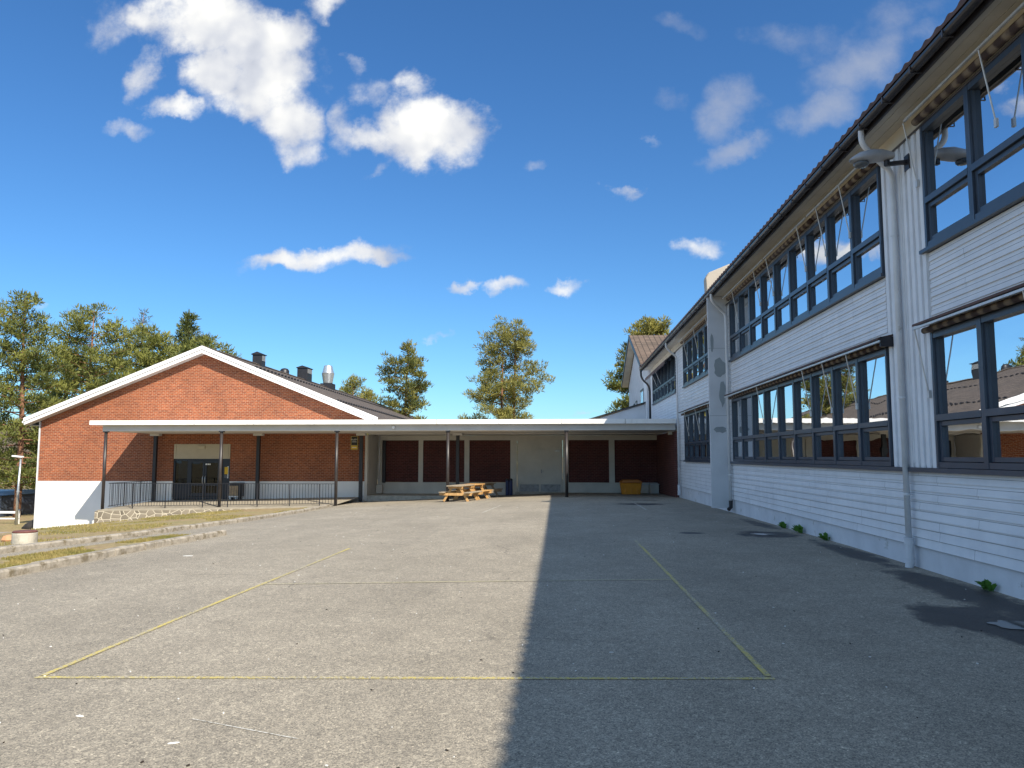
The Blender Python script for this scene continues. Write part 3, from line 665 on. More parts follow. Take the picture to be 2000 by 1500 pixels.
w_.prism([(DX0,DZ),(DX1,DZ),(DX1,rz_(DX1)-.05),(XC,RZ-.05),(DX0,rz_(DX0)-.05)],'y',41.,41.3)
w_.box(XL,XL+.3,41.3,YE,.345,rz_(XL)-.1); w_.box(XR-.3,XR,43.7,YE,.345,rz_(XR)-.1)
bp('brick_wall',w_,M['brick'])
sd=MB()
for i in range(26): x=-21.5+i*.145; sd.box(x,x+.128,40.992,40.999,2.385,2.60)
bp('soldier_course',sd,M['brick'])
p_=MB(); p_.box(XL-.02,DX0,40.985,41.32,-2.7,.343); p_.box(DX1,XR+.01,40.985,41.32,-1.,.343); p_.box(XL-.02,XL+.32,41.32,YE,-2.7,.343); bp('plinth',p_,M['wrap'])
bp('corner_trim',MB().box(XL-.08,XL-.021,40.95,41.1,-2.4,3.6),M['pipe'])
bp('corner_post',MB().box(XR+.011,XR+.16,40.96,41.1,-.7,2.85),M['white'])
# roof
r1=MB()
for s1 in(-1,1):
    e=XC+s1*9.7; r1.prism([(XC,RZ+.22),(e,RZ+.22-9.7*SL),(e,RZ+.12-9.7*SL),(XC,RZ+.12)],'y',40.5,YE+.4)
bp('roof',r1,M['brickroof'])
for s1 in(-1,1):
    b=MB(); e=XC+s1*9.72; dz=9.72*SL
    b.prism([(XC,RZ+.25),(e,RZ+.25-dz),(e+s1*-.02,RZ-.11-dz),(XC,RZ-.13)],'y',40.44,40.495)
    o=bp('bargeboard',b,M['canopywhite'])
    bp('cover_board',MB().prism([(XC,RZ+.27),(e,RZ+.27-dz),(e,RZ+.07-dz),(XC,RZ+.07)],'y',40.405,40.438),M['canopywhite'],o)
    bp('shadow_groove',MB().prism([(XC,RZ+.068),(e,RZ+.068-dz),(e,RZ+.045-dz),(XC,RZ+.045)],'y',40.43,40.4395),M['gutter'],o)
    bp('rake_soffit',MB().prism([(XC,RZ-.09),(e,RZ-.09-dz),(e,RZ-.12-dz),(XC,RZ-.12)],'y',40.497,40.98),M['beam'],o)
    bp('eaves_fascia',MB().box(min(e,e-s1*.03),max(e,e-s1*.03),40.5,YE+.4,RZ-.11-dz,RZ+.1-dz),M['canopywhite'])
    bp('gutter',MB().tube([(e+s1*.07,40.5,RZ+.05-dz),(e+s1*.07,YE,RZ+.05-dz)],.07,8),M['white'])
    bp('eaves_soffit',MB().box(min(e,XC+s1*9.1),max(e,XC+s1*9.1),41.,YE,RZ-.14-dz,RZ-.12-dz),M['beam'])
    bp('ridge_cap',MB().prism([(XC,RZ+.30),(XC+s1*.22,RZ+.21),(XC+s1*.22,RZ+.17),(XC,RZ+.23)],'y',40.5,YE+.4),M['brickroof'])
for d,name in ((2.7,'snow_guard'),(7.3,'snow_guard')):
    m=MB(); y=41.2; z=RZ+.22-d*SL
    while y<102:
        m.box(XC+d-.02,XC+d+.02,y,y+.36,z+.03,z+.09); m.box(XC+d-.05,XC+d+.06,y+.15,y+.19,z-.02,z+.11); y+=.62
    bp(name,m,M['darkmetal'])
# ridge vents
def vent(cx,cy,w2,d2,z0,z1,name='roof_vent'):
    v=bp(name,MB().box(cx-w2,cx+w2,cy-d2,cy+d2,z0,z1),M['darkmetal'])
    bp('cap',MB().prism([(cx-w2-.07,z1),(cx+w2+.07,z1),(cx+w2+.07,z1+.05),(cx,z1+.2),(cx-w2-.07,z1+.05)],'y',cy-d2-.08,cy+d2+.08),M['gutter'],v)
    lo=MB(); z=z1-.38
    while z<z1-.05: lo.box(cx+w2+.001,cx+w2+.03,cy-d2+.07,cy+d2-.07,z,z+.03); z+=.07
    bp('louvre',lo,M['alu'],v)
# pixel-measured places on the ridge
vent(-19.55,48.9,.31,.33,7.2,8.3); vent(-19.6,59.,.40,.62,7.1,8.55); vent(-19.9,66.8,.3,.3,7.1,8.6)
bp('dome_vent',MB().lathe((-20.6,57.2,7.2),[(.35,0),(.35,1.0),(.25,1.15),(.08,1.2)],12),M['darkmetal'],smooth=True)
v=bp('fan_base',MB().box(-19.95,-18.95,64.6,65.8,7.0,7.95),M['darkmetal']); bp('exhaust_cowl',MB().lathe((-19.45,65.2,7.97),[(.36,0),(.40,.05),(.53,.85),(.55,.88),(.50,.9),(.34,1.55),(.30,1.57)],20),M['galv'],v,smooth=False)
# entrance
E_=bp('entrance_frame',MB().box(DX0,DX1,41.08,41.16,-.62,-.50).box(DX0,DX0+.09,41.05,41.2,-.5,1.56).box(DX1-.09,DX1,41.05,41.2,-.5,1.56).box(DX0,DX1,41.05,41.2,1.47,1.56).box(DX0+.09,DX1-.09,41.06,41.19,.12,.2).box(-20.42,-20.30,41.05,41.2,-.5,1.47).box(-18.62,-18.5,41.05,41.2,-.5,1.47),M['framed'])
bp('entrance_panel',MB().box(DX0+.09,-20.42,41.09,41.13,-.5,.12),M['framed'],E_); bp('side_panel',MB().box(-18.5,DX1-.09,41.09,41.13,-.5,1.47),M['framed'],E_)
bp('pane',MB().box(DX0+.09,-20.42,41.10,41.11,.2,1.47),M['doorglass'],E_)
bp('curtain',MB().box(DX0+.2,-20.5,41.22,41.24,.2,1.45),M['curtain'],E_)
for a,b,hx in((-20.29,-19.47,-19.53),(-19.45,-18.63,-19.39)):
    d=bp('door',MB().box(a,a+.10,41.03,41.09,-.48,1.46).box(b-.10,b,41.03,41.09,-.48,1.46).box(a+.1,b-.1,41.035,41.09,1.34,1.46).box(a+.1,b-.1,41.035,41.09,-.48,-.3).box(a+.1,b-.1,41.035,41.09,.1,.2),M['framed'],E_)
    bp('pane',MB().box(a+.1,b-.1,41.06,41.068,.2,1.34).box(a+.1,b-.1,41.06,41.068,-.3,.1),M['doorglass'],d)
    bp('handle',MB().tube(sm([(hx,41.03,.18),(hx-.0,40.95,.22),(hx,40.93,.4),(hx,40.95,.6),(hx,41.03,.64)]),.016,8),M['galv'],d)
bp('entrance_lobby',MB().box(DX0,DX1,43.2,43.3,-.6,2.2).box(DX0-.1,DX0,41.3,43.2,-.6,2.2).box(DX1,DX1+.1,41.3,43.2,-.6,2.2).box(DX0,DX1,41.3,43.3,2.2,2.3).box(DX0,DX1,41.3,43.3,-.7,-.6),M['framed'],E_)
T_=bp('transom_panel',MB().box(DX0+.02,DX1-.02,41.02,41.1,1.561,2.365),M['transom'])
tb=MB()
for k in range(5): tb.box(DX0+.14,DX1-.12,41.003,41.019,1.66+k*.135,1.66+k*.135+.125)
tb.box(DX0+.02,DX0+.12,40.995,41.019,1.57,2.36); tb.box(DX1-.1,DX1-.02,40.995,41.019,1.57,2.36); tb.box(DX0+.12,DX1-.1,40.995,41.019,1.57,1.64); tb.box(DX0+.12,DX1-.1,40.995,41.019,2.345,2.362)
bp('boards',tb,M['transom'],T_); bp('light_fitting',MB().box(-19.85,-19.45,40.93,41.002,2.1,2.27),M['transom'],T_,bevel=.012)
# text helper
def text(body,size,loc,mat,parent,rotz=0,name='lettering',ext=.002):
    cu=bpy.data.curves.new(name,'FONT'); cu.body=body; cu.size=size; cu.extrude=ext; cu.align_x='CENTER'; cu.align_y='CENTER'
    t=bpy.data.objects.new('tmp',cu); COL.objects.link(t); dg=bpy.context.evaluated_depsgraph_get(); me=bpy.data.meshes.new_from_object(t.evaluated_get(dg)); bpy.data.objects.remove(t)
    Mx=Matrix.Translation(Vector(loc)-off(parent))@Matrix.Rotation(rotz,4,'Z')@Matrix.Rotation(R(90),4,'X'); me.transform(Mx); me.materials.clear(); me.materials.append(mat)
    return link(name,me,parent)
M['black']=simple('black_sign_face',(.012,.012,.012),.5,.05,3,bmp=0); M['signwhite']=simple('sign_white',(.8,.8,.78),.6,.02,3,bmp=0); M['signyellow']=simple('sign_yellow',(.72,.45,.02),.6,.03,3,bmp=0); M['signbrass']=simple('sign_tan_yellow',(.42,.33,.10),.6,.03,3,bmp=0)
SG=thing('alarm_sign',(-11.3,40.9,2.2),'black and yellow notice sign high on the brick beside the last back column','sign')
sgx0,sgx1=-11.42,-11.02
part('board',MB().box(sgx0,sgx1,41.15,41.19,2.05,2.78),M['signbrass'],SG); part('black_field',MB().box(sgx0+.04,sgx1-.04,41.140,41.149,2.30,2.75),M['black'],SG); part('yellow_field',MB().box(sgx0+.04,sgx1-.04,41.140,41.149,2.08,2.27),M['signyellow'],SG)
text('ALARM',.105,((sgx0+sgx1)/2,41.137,2.60),M['signwhite'],SG); part('text_rule',MB().box(sgx0+.06,sgx1-.06,41.136,41.139,2.46,2.475).box(sgx0+.1,sgx1-.1,41.136,41.139,2.51,2.525),M['signwhite'],SG); part('caption',MB().box(sgx0+.08,sgx1-.08,41.136,41.139,2.15,2.19),M['signwhite'],SG)
PS=thing('door_poster',(-18.28,41.1,.6),'yellow and white poster taped on the dark panel right of the doors','poster')
part('sheet',MB().box(-18.43,-18.17,41.085,41.089,.5,1.15),M['signwhite'],PS).location.y-=0.0
part('yellow_print',MB().box(-18.41,-18.19,41.080,41.084,.72,1.11),M['signyellow'],PS); part('print_lines',MB().box(-18.40,-18.2,41.080,41.084,.64,.655).box(-18.40,-18.2,41.080,41.084,.59,.605).box(-18.39,-18.22,41.080,41.084,.54,.555),M['kick'],PS)
for o in [PS]: o.location.y+=.045
DN=thing('door_sticker',(-19.25,41.02,1.3),'small white lettering on the glass above the right door handle','sticker')
part('lettering',MB().box(-19.42,-19.34,41.02,41.028,1.22,1.30).box(-19.32,-19.30,41.02,41.028,1.22,1.30).box(-19.28,-19.22,41.02,41.028,1.22,1.30).box(-19.2,-19.14,41.02,41.028,1.22,1.30),M['signwhite'],DN)
# ------------------------------------------------------------------ terrace, stone wall, railing
def T(X,Y): return -.64-.019*max(0,-10.65-X)+.03*(Y-36)
tf=MB()
Xs=fr(-22.2,-10.85,1.); 
for i in range(len(Xs)-1):
    a,b=Xs[i],Xs[i+1]; tf.q((a,35.78,T(a,35.78)),(b,35.78,T(b,35.78)),(b,41.2,T(b,41.2)),(a,41.2,T(a,41.2)))
    tf.q((a,35.78,T(a,35.78)),(a,35.78,T(a,35.78)-.07),(b,35.78,T(b,35.78)-.07),(b,35.78,T(b,35.78)))
tf.q((-22.2,35.78,T(-22.2,35.78)),(-22.2,41.2,T(-22.2,41.2)),(-22.2,41.2,-1.),(-22.2,35.78,-1.))
struct('terrace',tf,M['terrace'])
sw=MB(); n=24
for i in range(n):
    a=-22.28+(11.4)*i/n; b=-22.28+11.4*(i+1)/n
    z0a=T(a,35.8)-.05; z0b=T(b,35.8)-.05
    sw.q((a,35.70,-2.2),(b,35.70,-2.2),(b,35.74,z0b),(a,35.74,z0a)); sw.q((a,35.74,z0a),(b,35.74,z0b),(b,36.0,z0b),(a,36.0,z0a))
sw.q((-22.28,35.70,-2.2),(-22.28,35.74,T(-22.28,35.8)-.05),(-22.28,40.9,T(-22.28,40.9)-.05),(-22.28,40.9,-2.4))
swo=part('stone_retaining_wall',sw,M['stone']); tag(swo,'low crazy stone retaining wall holding up the terrace in front of the brick hall','wall')
def railing(p,q,label,nb,z0f,ztop,posts):
    p=Vector(p);q=Vector(q); rl=thing('railing',(p.x,p.y,z0f(0)),label,'railing','black steel railings round the terrace')
    def P(t): v=p.lerp(q,t); return v
    def seg(zf): return [(P(t).x,P(t).y,zf(t)) for t in(0,1)]
    part('top_rail',MB().bar(*seg(lambda t:ztop),.045,.025),M['darkmetal'],rl); part('bottom_rail',MB().bar(*seg(lambda t:z0f(t)+.13),.03,.02),M['darkmetal'],rl)
    first=None
    for i in range(nb):
        t=(i+.5)/nb; v=P(t); 
        b=part('baluster',MB().box(v.x-.008,v.x+.008,v.y-.008,v.y+.008,z0f(t)+.14,ztop-.013),M['darkmetal'],rl)
    for t in posts:
        v=P(t); part('post',MB().box(v.x-.018,v.x+.018,v.y-.018,v.y+.018,z0f(t),ztop-.014),M['darkmetal'],rl)
    return rl
railing((-21.98,36.3,0),(-10.75,36.3,0),'long front railing of thin black bars along the stone terrace edge',80,lambda t:-.85+.19*t,.385,[.11,.255,.42,.53,.66,.80,.93])
railing((-22.05,36.45,0),(-22.05,40.5,0),'short side railing running back from the left corner column to the wall',26,lambda t:-.85+.1*t,.385,[.33,.7])
# litter bin by the door
LB=thing('litter_bin',(-17.45,40.5,-.6),'slatted wooden litter bin in black frame right of the hall doors','bin')
bx0,bx1=-17.72,-17.12; by0,by1=40.25,40.8
part('body',MB().box(bx0,bx1,by0+.04,by1,-.45,.22),M['darkmetal'],LB,bevel=.01)
sl_=MB(); 
for k in range(6): x=bx0+.03+k*.078; sl_.box(x,x+.062,by0+.01,by0+.039,-.40,.13)
part('slats',sl_,M['binwood'],LB); part('lid',MB().box(bx0-.02,bx1+.02,by0-.02,by1+.02,.221,.28),M['darkmetal'],LB,bevel=.01); part('base_strip',MB().box(bx0,bx1-.1,by0,by0+.038,-.47,-.41),M['alu'],LB)
part('leg',MB().box(bx0+.08,bx0+.14,by0+.1,by1-.1,-.62,-.451),M['darkmetal'],LB); part('leg',MB().box(bx1-.14,bx1-.08,by0+.1,by1-.1,-.62,-.451),M['darkmetal'],LB)
# blue bin
b_=thing('blue_bin',(-2.87,42.2,-.31),'tall narrow dark blue rubbish bin left of the cream double door','bin')
zb=H(-2.87,42.2)
for s1 in(-1,1):
    part('drum',MB().lathe((-2.875+s1*.10,42.2,zb),[(.088,0),(.095,.04),(.095,.76),(.085,.8)],18),M['bluebin'],b_,smooth=False); part('lid',MB().lathe((-2.875+s1*.10,42.2,zb+.8),[(.098,.002),(.10,.05),(.06,.10),(.03,.12)],18),M['darkmetal'],b_,smooth=False)
# yellow grit bin
Y_=thing('grit_bin',(3.6,40.9,-.25),'yellow tapered grit bin with orange lid against the dark brick under the canopy','bin'); zb=H(3.6,40.9)
m=MB(); m.v=[(3.13,40.6,zb),(4.07,40.6,zb),(4.07,41.15,zb),(3.13,41.15,zb),(3.04,40.5,zb+.6),(4.16,40.5,zb+.6),(4.16,41.25,zb+.6),(3.04,41.25,zb+.6)]; m.f=[(0,3,2,1),(4,5,6,7),(0,1,5,4),(1,2,6,5),(2,3,7,6),(3,0,4,7)]
part('tub',m,M['yellow'],Y_,bevel=.03); rb=MB()
for x in(3.3,3.6,3.9): rb.obox((x,40.548,zb+.28),(1,0,0),(0,1,-.165),(0,.165,1),.02,.012,.24)
part('ribs',rb,M['yellow'],Y_)
part('lid',MB().prism([(3.0,zb+.6),(4.2,zb+.6),(4.17,zb+.66),(4.0,zb+.76),(3.2,zb+.76),(3.03,zb+.66)],'y',40.45,41.3),M['yellowlid'],Y_,bevel=.02)
# ------------------------------------------------------------------ picnic tables
def picnic(loc,rot,mats,label):
    top_m,leg_m=mats; z=0
    t=thing('picnic_table',(0,0,0),label,'picnic table','picnic tables pushed together by the canopy')
    L2=.9
    tp=MB()
    for k in range(5): x=-.36+k*.147; tp.box(x,x+.135,-L2,L2,.70,.745)
    part('tabletop',tp,M[top_m],t,bevel=.006)
    for s1 in(-1,1):
        b=MB()
        for k in range(2): x=s1*.62-.13+k*.14; b.box(x,x+.13,-L2,L2,.40,.445)
        part('bench',b,M[top_m],t,bevel=.006)
    for e in(-.62,.62):
        f=MB(); f.box(-.80,.80,e-.045,e-.001,.28,.399)
        part('cross_beam',f,M[leg_m],t)
        part('batten',MB().box(-.36,.36,e-.045,e-.001,.60,.699),M[leg_m],t)
        for s1 in(-1,1):
            part('leg',MB().obox((s1*.40,e+.022,.335),(s1*.42,0,-.66),(0,1,0),(.66,0,s1*.42),.385,.0215,.05),M[leg_m],t)
    for e in(-.3,.3): part('brace',MB().bar((0,e*1.9,.36),(0,e*.4,.68),.045,.09),M[leg_m],t)
    t.location=loc; t.rotation_euler=(0,0,rot); return t
px,py=-4.72,36.35
picnic((-4.75,36.2,H(-4.75,36.2)+.01),R(-14),('woodold','woodnew'),'front picnic table with weathered grey top and fresh orange cross beam')
picnic((-4.42,37.95,H(-4.4,38)+.01),R(-14),('woodnew','woodnew'),'middle picnic table with orange wood, behind the weathered one')
picnic((-4.05,39.75,H(-4,39.8)+.01),R(-16),('woodold','woodold'),'rear picnic table, dark grey wood, deepest under the canopy')
# ------------------------------------------------------------------ well ring, lamp post, far left things
WR=thing('concrete_well_ring',(-11.25,15.65,H(-11.25,15.65)),'round concrete well ring with rusty brown lid on the lawn by the kerb','well'); z=H(-11.25,15.65)-.02
part('ring',MB().lathe((-11.25,15.65,z-.1),[(.235,0),(.235,.36),(.22,.375)],28),M['concrete'],WR,smooth=False); part('lid',MB().lathe((-11.25,15.65,z+.277),[(.23,0),(.235,.018),(.21,.035),(.05,.04)],28),M['lid'],WR,smooth=False)
LPst=thing('lamp_post',(-32.5,44.4,-2.35),'slim grey lamp post on the path left of the brick hall','lamp post')
part('pole',MB().tube([(-32.5,44.4,-2.4),(-32.5,44.4,-.4),(-32.45,44.4,1.6)],[.085,.07,.05],12),M['galv'],LPst,smooth=True); part('lamp_head',MB().obox((-32.65,44.4,1.68),(1,0,-.1),(0,1,0),(.1,0,1),.32,.12,.05),M['white'],LPst,bevel=.02)
part('collar',MB().tube([(-32.5,44.4,-.45),(-32.5,44.4,-.36)],.085,12),M['galv'],LPst)
# far houses, hut, fence
RH=thing('red_house',(-78,125,-2),'small red house with dark roof and white bargeboard among trees, far left','building')
part('wall',MB().box(-82,-73,125,132,-2,1.6),simple('falu_red_paint',(.30,.05,.03),.8,.1,2),RH); part('roof',MB().prism([(-83,1.5),(-77.5,4.6),(-72,1.5)],'y',124,133),M['gutter'],RH); part('bargeboard',MB().prism([(-83.2,1.5),(-77.5,4.75),(-77.5,4.35),(-83.0,1.2)],'y',123.8,123.95),M['white'],RH); part('window',MB().box(-80.5,-79.3,124.9,124.98,-.6,.8),M['white'],RH)
HT=thing('grey_hut',(-42,52,-2.3),'grey hut with dark roof cut by the left edge of the picture','hut')
part('wall',MB().box(-43.2,-38.45,50,54,-2.4,-.95),M['linkwhite'],HT); part('side_door',MB().box(-38.44,-37.75,50,53.8,-2.4,-.97),M['frame'],HT); part('roof',MB().prism([(-43.6,-.94),(-37.6,-.94),(-38.7,-.72),(-42.2,-.72)],'y',49.8,54.4),M['frame'],HT)
SH=thing('garden_wall',(-40,56,-2.3),'low brown wall with dark red coping on the grass, left beyond the lamp post','wall')
part('wall',MB().box(-44,-34,55.5,55.8,-2.5,-1.72),M['trunkwall'],SH); part('coping',MB().box(-44.1,-33.9,55.4,55.9,-1.72,-1.6),M['lid'],SH)
FN=thing('rail_fence',(-60,86,-2.3),'pale two rail fence across the grass far left','fence')
for z in(-1.75,-1.35): part('rail',MB().bar((-80,86,z-.05),(-42,84,z-.05),.05,.1),M['woodold'],FN)
for k in range(14): x=-80+k*2.9; part('post',MB().box(x-.06,x+.06,85.9-.05*k*1.05,86.04-.05*k*1.05,-2.9,-1.25),M['woodold'],FN)
WG=thing('white_barrier',(-36,46,-2.3),'short white barrier rail left of the lamp post','barrier')
part('rail',MB().box(-38.5,-32.8,45,45.05,-1.75,-1.62).box(-38.5,-32.8,45,45.05,-2.1,-2.02),M['white'],WG); part('post',MB().box(-32.95,-32.8,44.95,45.1,-2.4,-1.5),M['white'],WG)
BS=thing('roadside_board',(-71,106,-2.1),'blue and white notice board by the road, right above the lamp post','sign')
part('board',MB().box(-73.2,-71.8,105,105.1,-.5,1.6),simple('notice_blue',(.25,.42,.62),.6,.05,3),BS); part('blue_header',MB().box(-73.1,-71.9,104.93,104.99,.7,1.7),simple('header_blue',(.06,.14,.38),.6,.05,3),BS); part('post',MB().box(-72.8,-72.6,105.2,105.3,-2.2,-.5).box(-72.4,-72.2,105.2,105.3,-2.2,-.5),M['darkmetal'],BS)
WPn=thing('white_marker_post',(-66.5,112,-2.1),'thin white marker post beside the far road','post'); part('shaft',MB().box(-67.2,-66.6,112,112.2,-2.2,.5),M['white'],WPn); part('cap',MB().box(-67.3,-66.5,111.9,112.3,.5,.8),M['lid'],WPn)
MNd=part('dark_mound',MB().lathe((-29.6,43.0,-2.4),[(1.3,0),(1.1,.25),(.7,.5),(.3,.68),(.1,.7)],14),simple('mound_dark',(.035,.03,.025),.95,.3,3,bmp=1),smooth=True); tag(MNd,'small dark heap behind the white corner of the hall','mound')  # low rounded mound in a very dark tone
TP=thing('terracotta_lump',(-12.6,17.0,H(-12.6,17)),'small orange stone lying on the grass left of the well ring','stone'); part('stone',MB().lathe((-12.6,17.0,H(-12.6,17)-.03),[(.12,0),(.16,.06),(.12,.14),(.04,.17)],9),simple('terracotta',(.5,.27,.14),.9,.1,6),TP)
# ------------------------------------------------------------------ trees
def clump(mb,c,rad,flat,n,ln,wd,rnd,up=.5):
    for _ in range(n):
        while True:
            d=Vector((rnd.uniform(-1,1),rnd.uniform(-1,1),rnd.uniform(-1,1)))
            if .15<d.length<=1: break
        p=c+Vector((d.x*rad,d.y*rad,d.z*rad*flat))
        dr=(d.normalized()*.8+Vector((rnd.uniform(-.6,.6),rnd.uniform(-.6,.6),rnd.uniform(-.3,.6)+up))).normalized()
        s_=dr.cross(Vector((rnd.uniform(-1,1),rnd.uniform(-1,1),rnd.uniform(-1,1)))).normalized()
        l=ln*rnd.uniform(.6,1.3); w2=wd*rnd.uniform(.6,1.3)
        b=len(mb.v); mb.v+=[tuple(p-s_*w2*.5),tuple(p+s_*w2*.5),tuple(p+dr*l+s_*w2*.25),tuple(p+dr*l-s_*w2*.25)]; mb.f.append((b,b+1,b+2,b+3))
def tree(name,X,Y,zb,zt,prof,label,cat='tree',mat='pine',seed=1,nb=70,cb=.15,dens=30,ln=.42,wd=.10,clr=.55,group=None,trunks=((0,0),),flat=.48,lift=.3,tr=.22,gap=.0):
    rnd=random.Random(seed); Ht=zt-zb; t=thing(name,(X,Y,zb),label,cat,group); k_trunks=[]
    tm=MB()
    for (ox,oy) in trunks:
        pts=[];rs=[]
        for i in range(9):
            f=i/8; pts.append((X+ox+.25*math.sin(f*3+seed)*f,Y+oy+.2*math.cos(f*2.3+seed)*f,zb-.2+Ht*.97*f)); rs.append(tr*(1-f)**.8+.02)
        tm.tube(pts,rs,8)
        k_trunks.append(pts)
    cm=MB()
    def pr(f):
        for (a,ra),(b,rb) in zip(prof,prof[1:]):
            if a<=f<=b: return ra+(rb-ra)*(f-a)/(b-a)
        return prof[-1][1]
    ga=rnd.uniform(0,6)
    for i in range(nb):
        f=cb+(1-cb)*((i+.5)/nb)**.9; ga+=2.4+rnd.uniform(-.5,.5)
        if gap and mnoise.noise(Vector((f*5,ga%6.28,seed)))>.35-gap: continue
        tk=k_trunks[i%len(k_trunks)]; j=min(7,int(f*8)); fr_=f*8-j; a=Vector(tk[j]);b=Vector(tk[j+1]); o=a.lerp(b,min(1,fr_))
        r=max(.25,pr(f)*rnd.uniform(.55,1.18)); d=Vector((math.cos(ga),math.sin(ga),0)); li=lift*rnd.uniform(.3,1.4)*(1 if f>.45 else .2)
        e=o+d*r+Vector((0,0,r*li)); mid=o.lerp(e,.5)+Vector((0,0,-.06*r))
        tm.tube([o,mid,e],[.06*(1-f)+.02,.04*(1-f)+.012,.008],5,False)
        nc=max(2,int(r/(clr*.62)))
        for c in range(nc):
            u=.35+.65*(c+1)/nc if r>1.2 else (c+1)/nc
            if rnd.random()<.17: continue
            pc=o.lerp(e,u)+Vector((rnd.uniform(-.5,.5)*clr,rnd.uniform(-.5,.5)*clr,rnd.uniform(-.6,.7)*clr)); sidev=Vector((-d.y,d.x,0))*rnd.uniform(-.5,.5)*r*.35*u
            clump(cm,pc+sidev,clr*rnd.uniform(.7,1.2),flat,dens,ln,wd,rnd)
    clump(cm,Vector(k_trunks[0][-1])+Vector((0,0,0)),clr*.8,1,dens,ln,wd,rnd)
    part('trunk',tm,M['trunk'],t,smooth=True,loc=(X,Y,zb)); part('crown',cm,M[mat],t,loc=(X,Y,zb))
    return t
P_tall=[(0,.6),(.12,3.2),(.3,4.2),(.5,4.1),(.65,3.4),(.8,2.6),(.93,1.5),(1,.3)]
P_round=[(0,.8),(.2,4),(.45,4.6),(.7,4.0),(.88,2.8),(1,.9)]
tree('pine_tree',-7.1,100,-2,20.2,[(0,4),(.14,5.4),(.3,4.5),(.5,4.4),(.66,4.2),(.82,3.1),(.93,1.8),(1,.3)],'tall twin trunked pine standing alone above the middle of the canopy',mat='pine2',seed=11,nb=150,cb=.10,trunks=((-.7,0),(.9,.5)),dens=40,gap=.10,ln=.36,wd=.095,clr=.66,flat=.6)
tree('pine_tree',-17.0,83,-2,14.7,[(0,2),(.3,3.4),(.42,3.2),(.5,2.3),(.62,3.0),(.75,2.7),(.88,1.8),(1,.4)],'slender pine with bare orange trunk, beside the far end of the hall roof',seed=23,mat='pine2',nb=100,cb=.2,dens=36,gap=.10,ln=.33,wd=.09,clr=.55)
tree('pine_tree',-39.9,62,-2.3,14.8,[(0,2.),(.2,4.4),(.45,4.0),(.62,3.6),(.8,3.3),(.92,2.2),(1,.5)],'big broad pine with visible orange trunk behind the left roof slope',seed=5,nb=120,cb=.18,dens=34,ln=.31,wd=.085,clr=.62,gap=.14)
tree('pine_tree',-36.6,50,-2.3,13.2,[(0,2),(.3,3.0),(.6,2.4),(.8,1.9),(.93,1.3),(1,.4)],'pine cut off by the left edge of the picture',seed=8,nb=115,cb=.14,dens=36,ln=.26,wd=.075,clr=.5,mat='pine',gap=.12)
tree('pine_tree',-46,68,-2.3,11.5,P_round,'lower pine filling the gap between the two leftmost pines',seed=31,nb=70,cb=.1,gap=.12,dens=28,ln=.36,wd=.10,clr=.6)
tree('larch_tree',-51.2,90,-2.3,20.2,[(0,1.5),(.5,2.0),(.8,1.6),(1,.3)],'thin blue grey sparse conifer rising behind the others on the left',mat='bluepine',seed=41,nb=55,cb=.35,dens=14,ln=.4,wd=.08,clr=.5,gap=.1)
tree('spruce_tree',-43.2,85,-2.3,18.6,[(0,4),(.4,3.4),(.7,2.2),(.9,1.),(1,.15)],'dark pointed spruce poking above the round pines on the left',mat='spruce',seed=43,nb=120,cb=.1,dens=30,ln=.45,wd=.11,clr=.55,flat=.35,lift=-.1)
tree('pine_tree',-43.6,78,-2.3,15.6,P_round,'round crowned pine in front of the dark spruce',seed=47,nb=90,cb=.1,dens=34,ln=.4,wd=.11,clr=.62)
tree('pine_tree',-36.0,75,-2.3,14.0,P_round,'rounded pine just left of the brick gable peak',seed=53,nb=90,cb=.1,dens=34,ln=.4,wd=.11,clr=.6)
tree('pine_tree',-33.6,76,-2.3,12.4,[(0,1),(.3,2.5),(.7,2.6),(1,.8)],'small pine peeping over the gable peak',seed=59,nb=60,cb=.1,dens=32,ln=.38,wd=.10,clr=.55)
tree('pine_tree',-47.5,95,-2.3,18.0,P_round,'loose grey green pine between the blue conifer and the spruce',mat='bluepine',seed=61,nb=70,cb=.2,dens=24,ln=.45,wd=.1,clr=.6,gap=.05)
tree('pine_tree',-35.4,128,-2.3,15.3,[(0,2),(.5,4),(.8,3.2),(1,1)],'faraway pine showing above the roof right of the metal cowl',mat='pine2',seed=67,nb=60,cb=.3,dens=26,ln=.5,wd=.13,clr=.7,gap=.05)
tree('pine_tree',-31.5,126,-2.3,12.6,[(0,2),(.5,2.6),(1,.8)],'smaller faraway pine showing low over the roof next to it',mat='pine2',seed=71,nb=45,cb=.3,dens=24,ln=.5,wd=.13,clr=.7,gap=.08)
tree('pine_tree',9.3,78,-.4,15.4,[(0,2),(.6,3),(.85,2.3),(1,.4)],'sunlit pine top above the tiled roof of the gabled house',mat='pine2',seed=73,nb=75,cb=.4,dens=36,ln=.42,wd=.11,clr=.5,lift=.9)
tree('pine_tree',7.6,76,-.4,12.8,[(0,2),(.3,3.2),(.7,2.6),(1,.6)],'pine whose branches stick out left of the gabled house',seed=79,nb=80,cb=.25,dens=28,ln=.38,wd=.10,clr=.45,gap=.05)
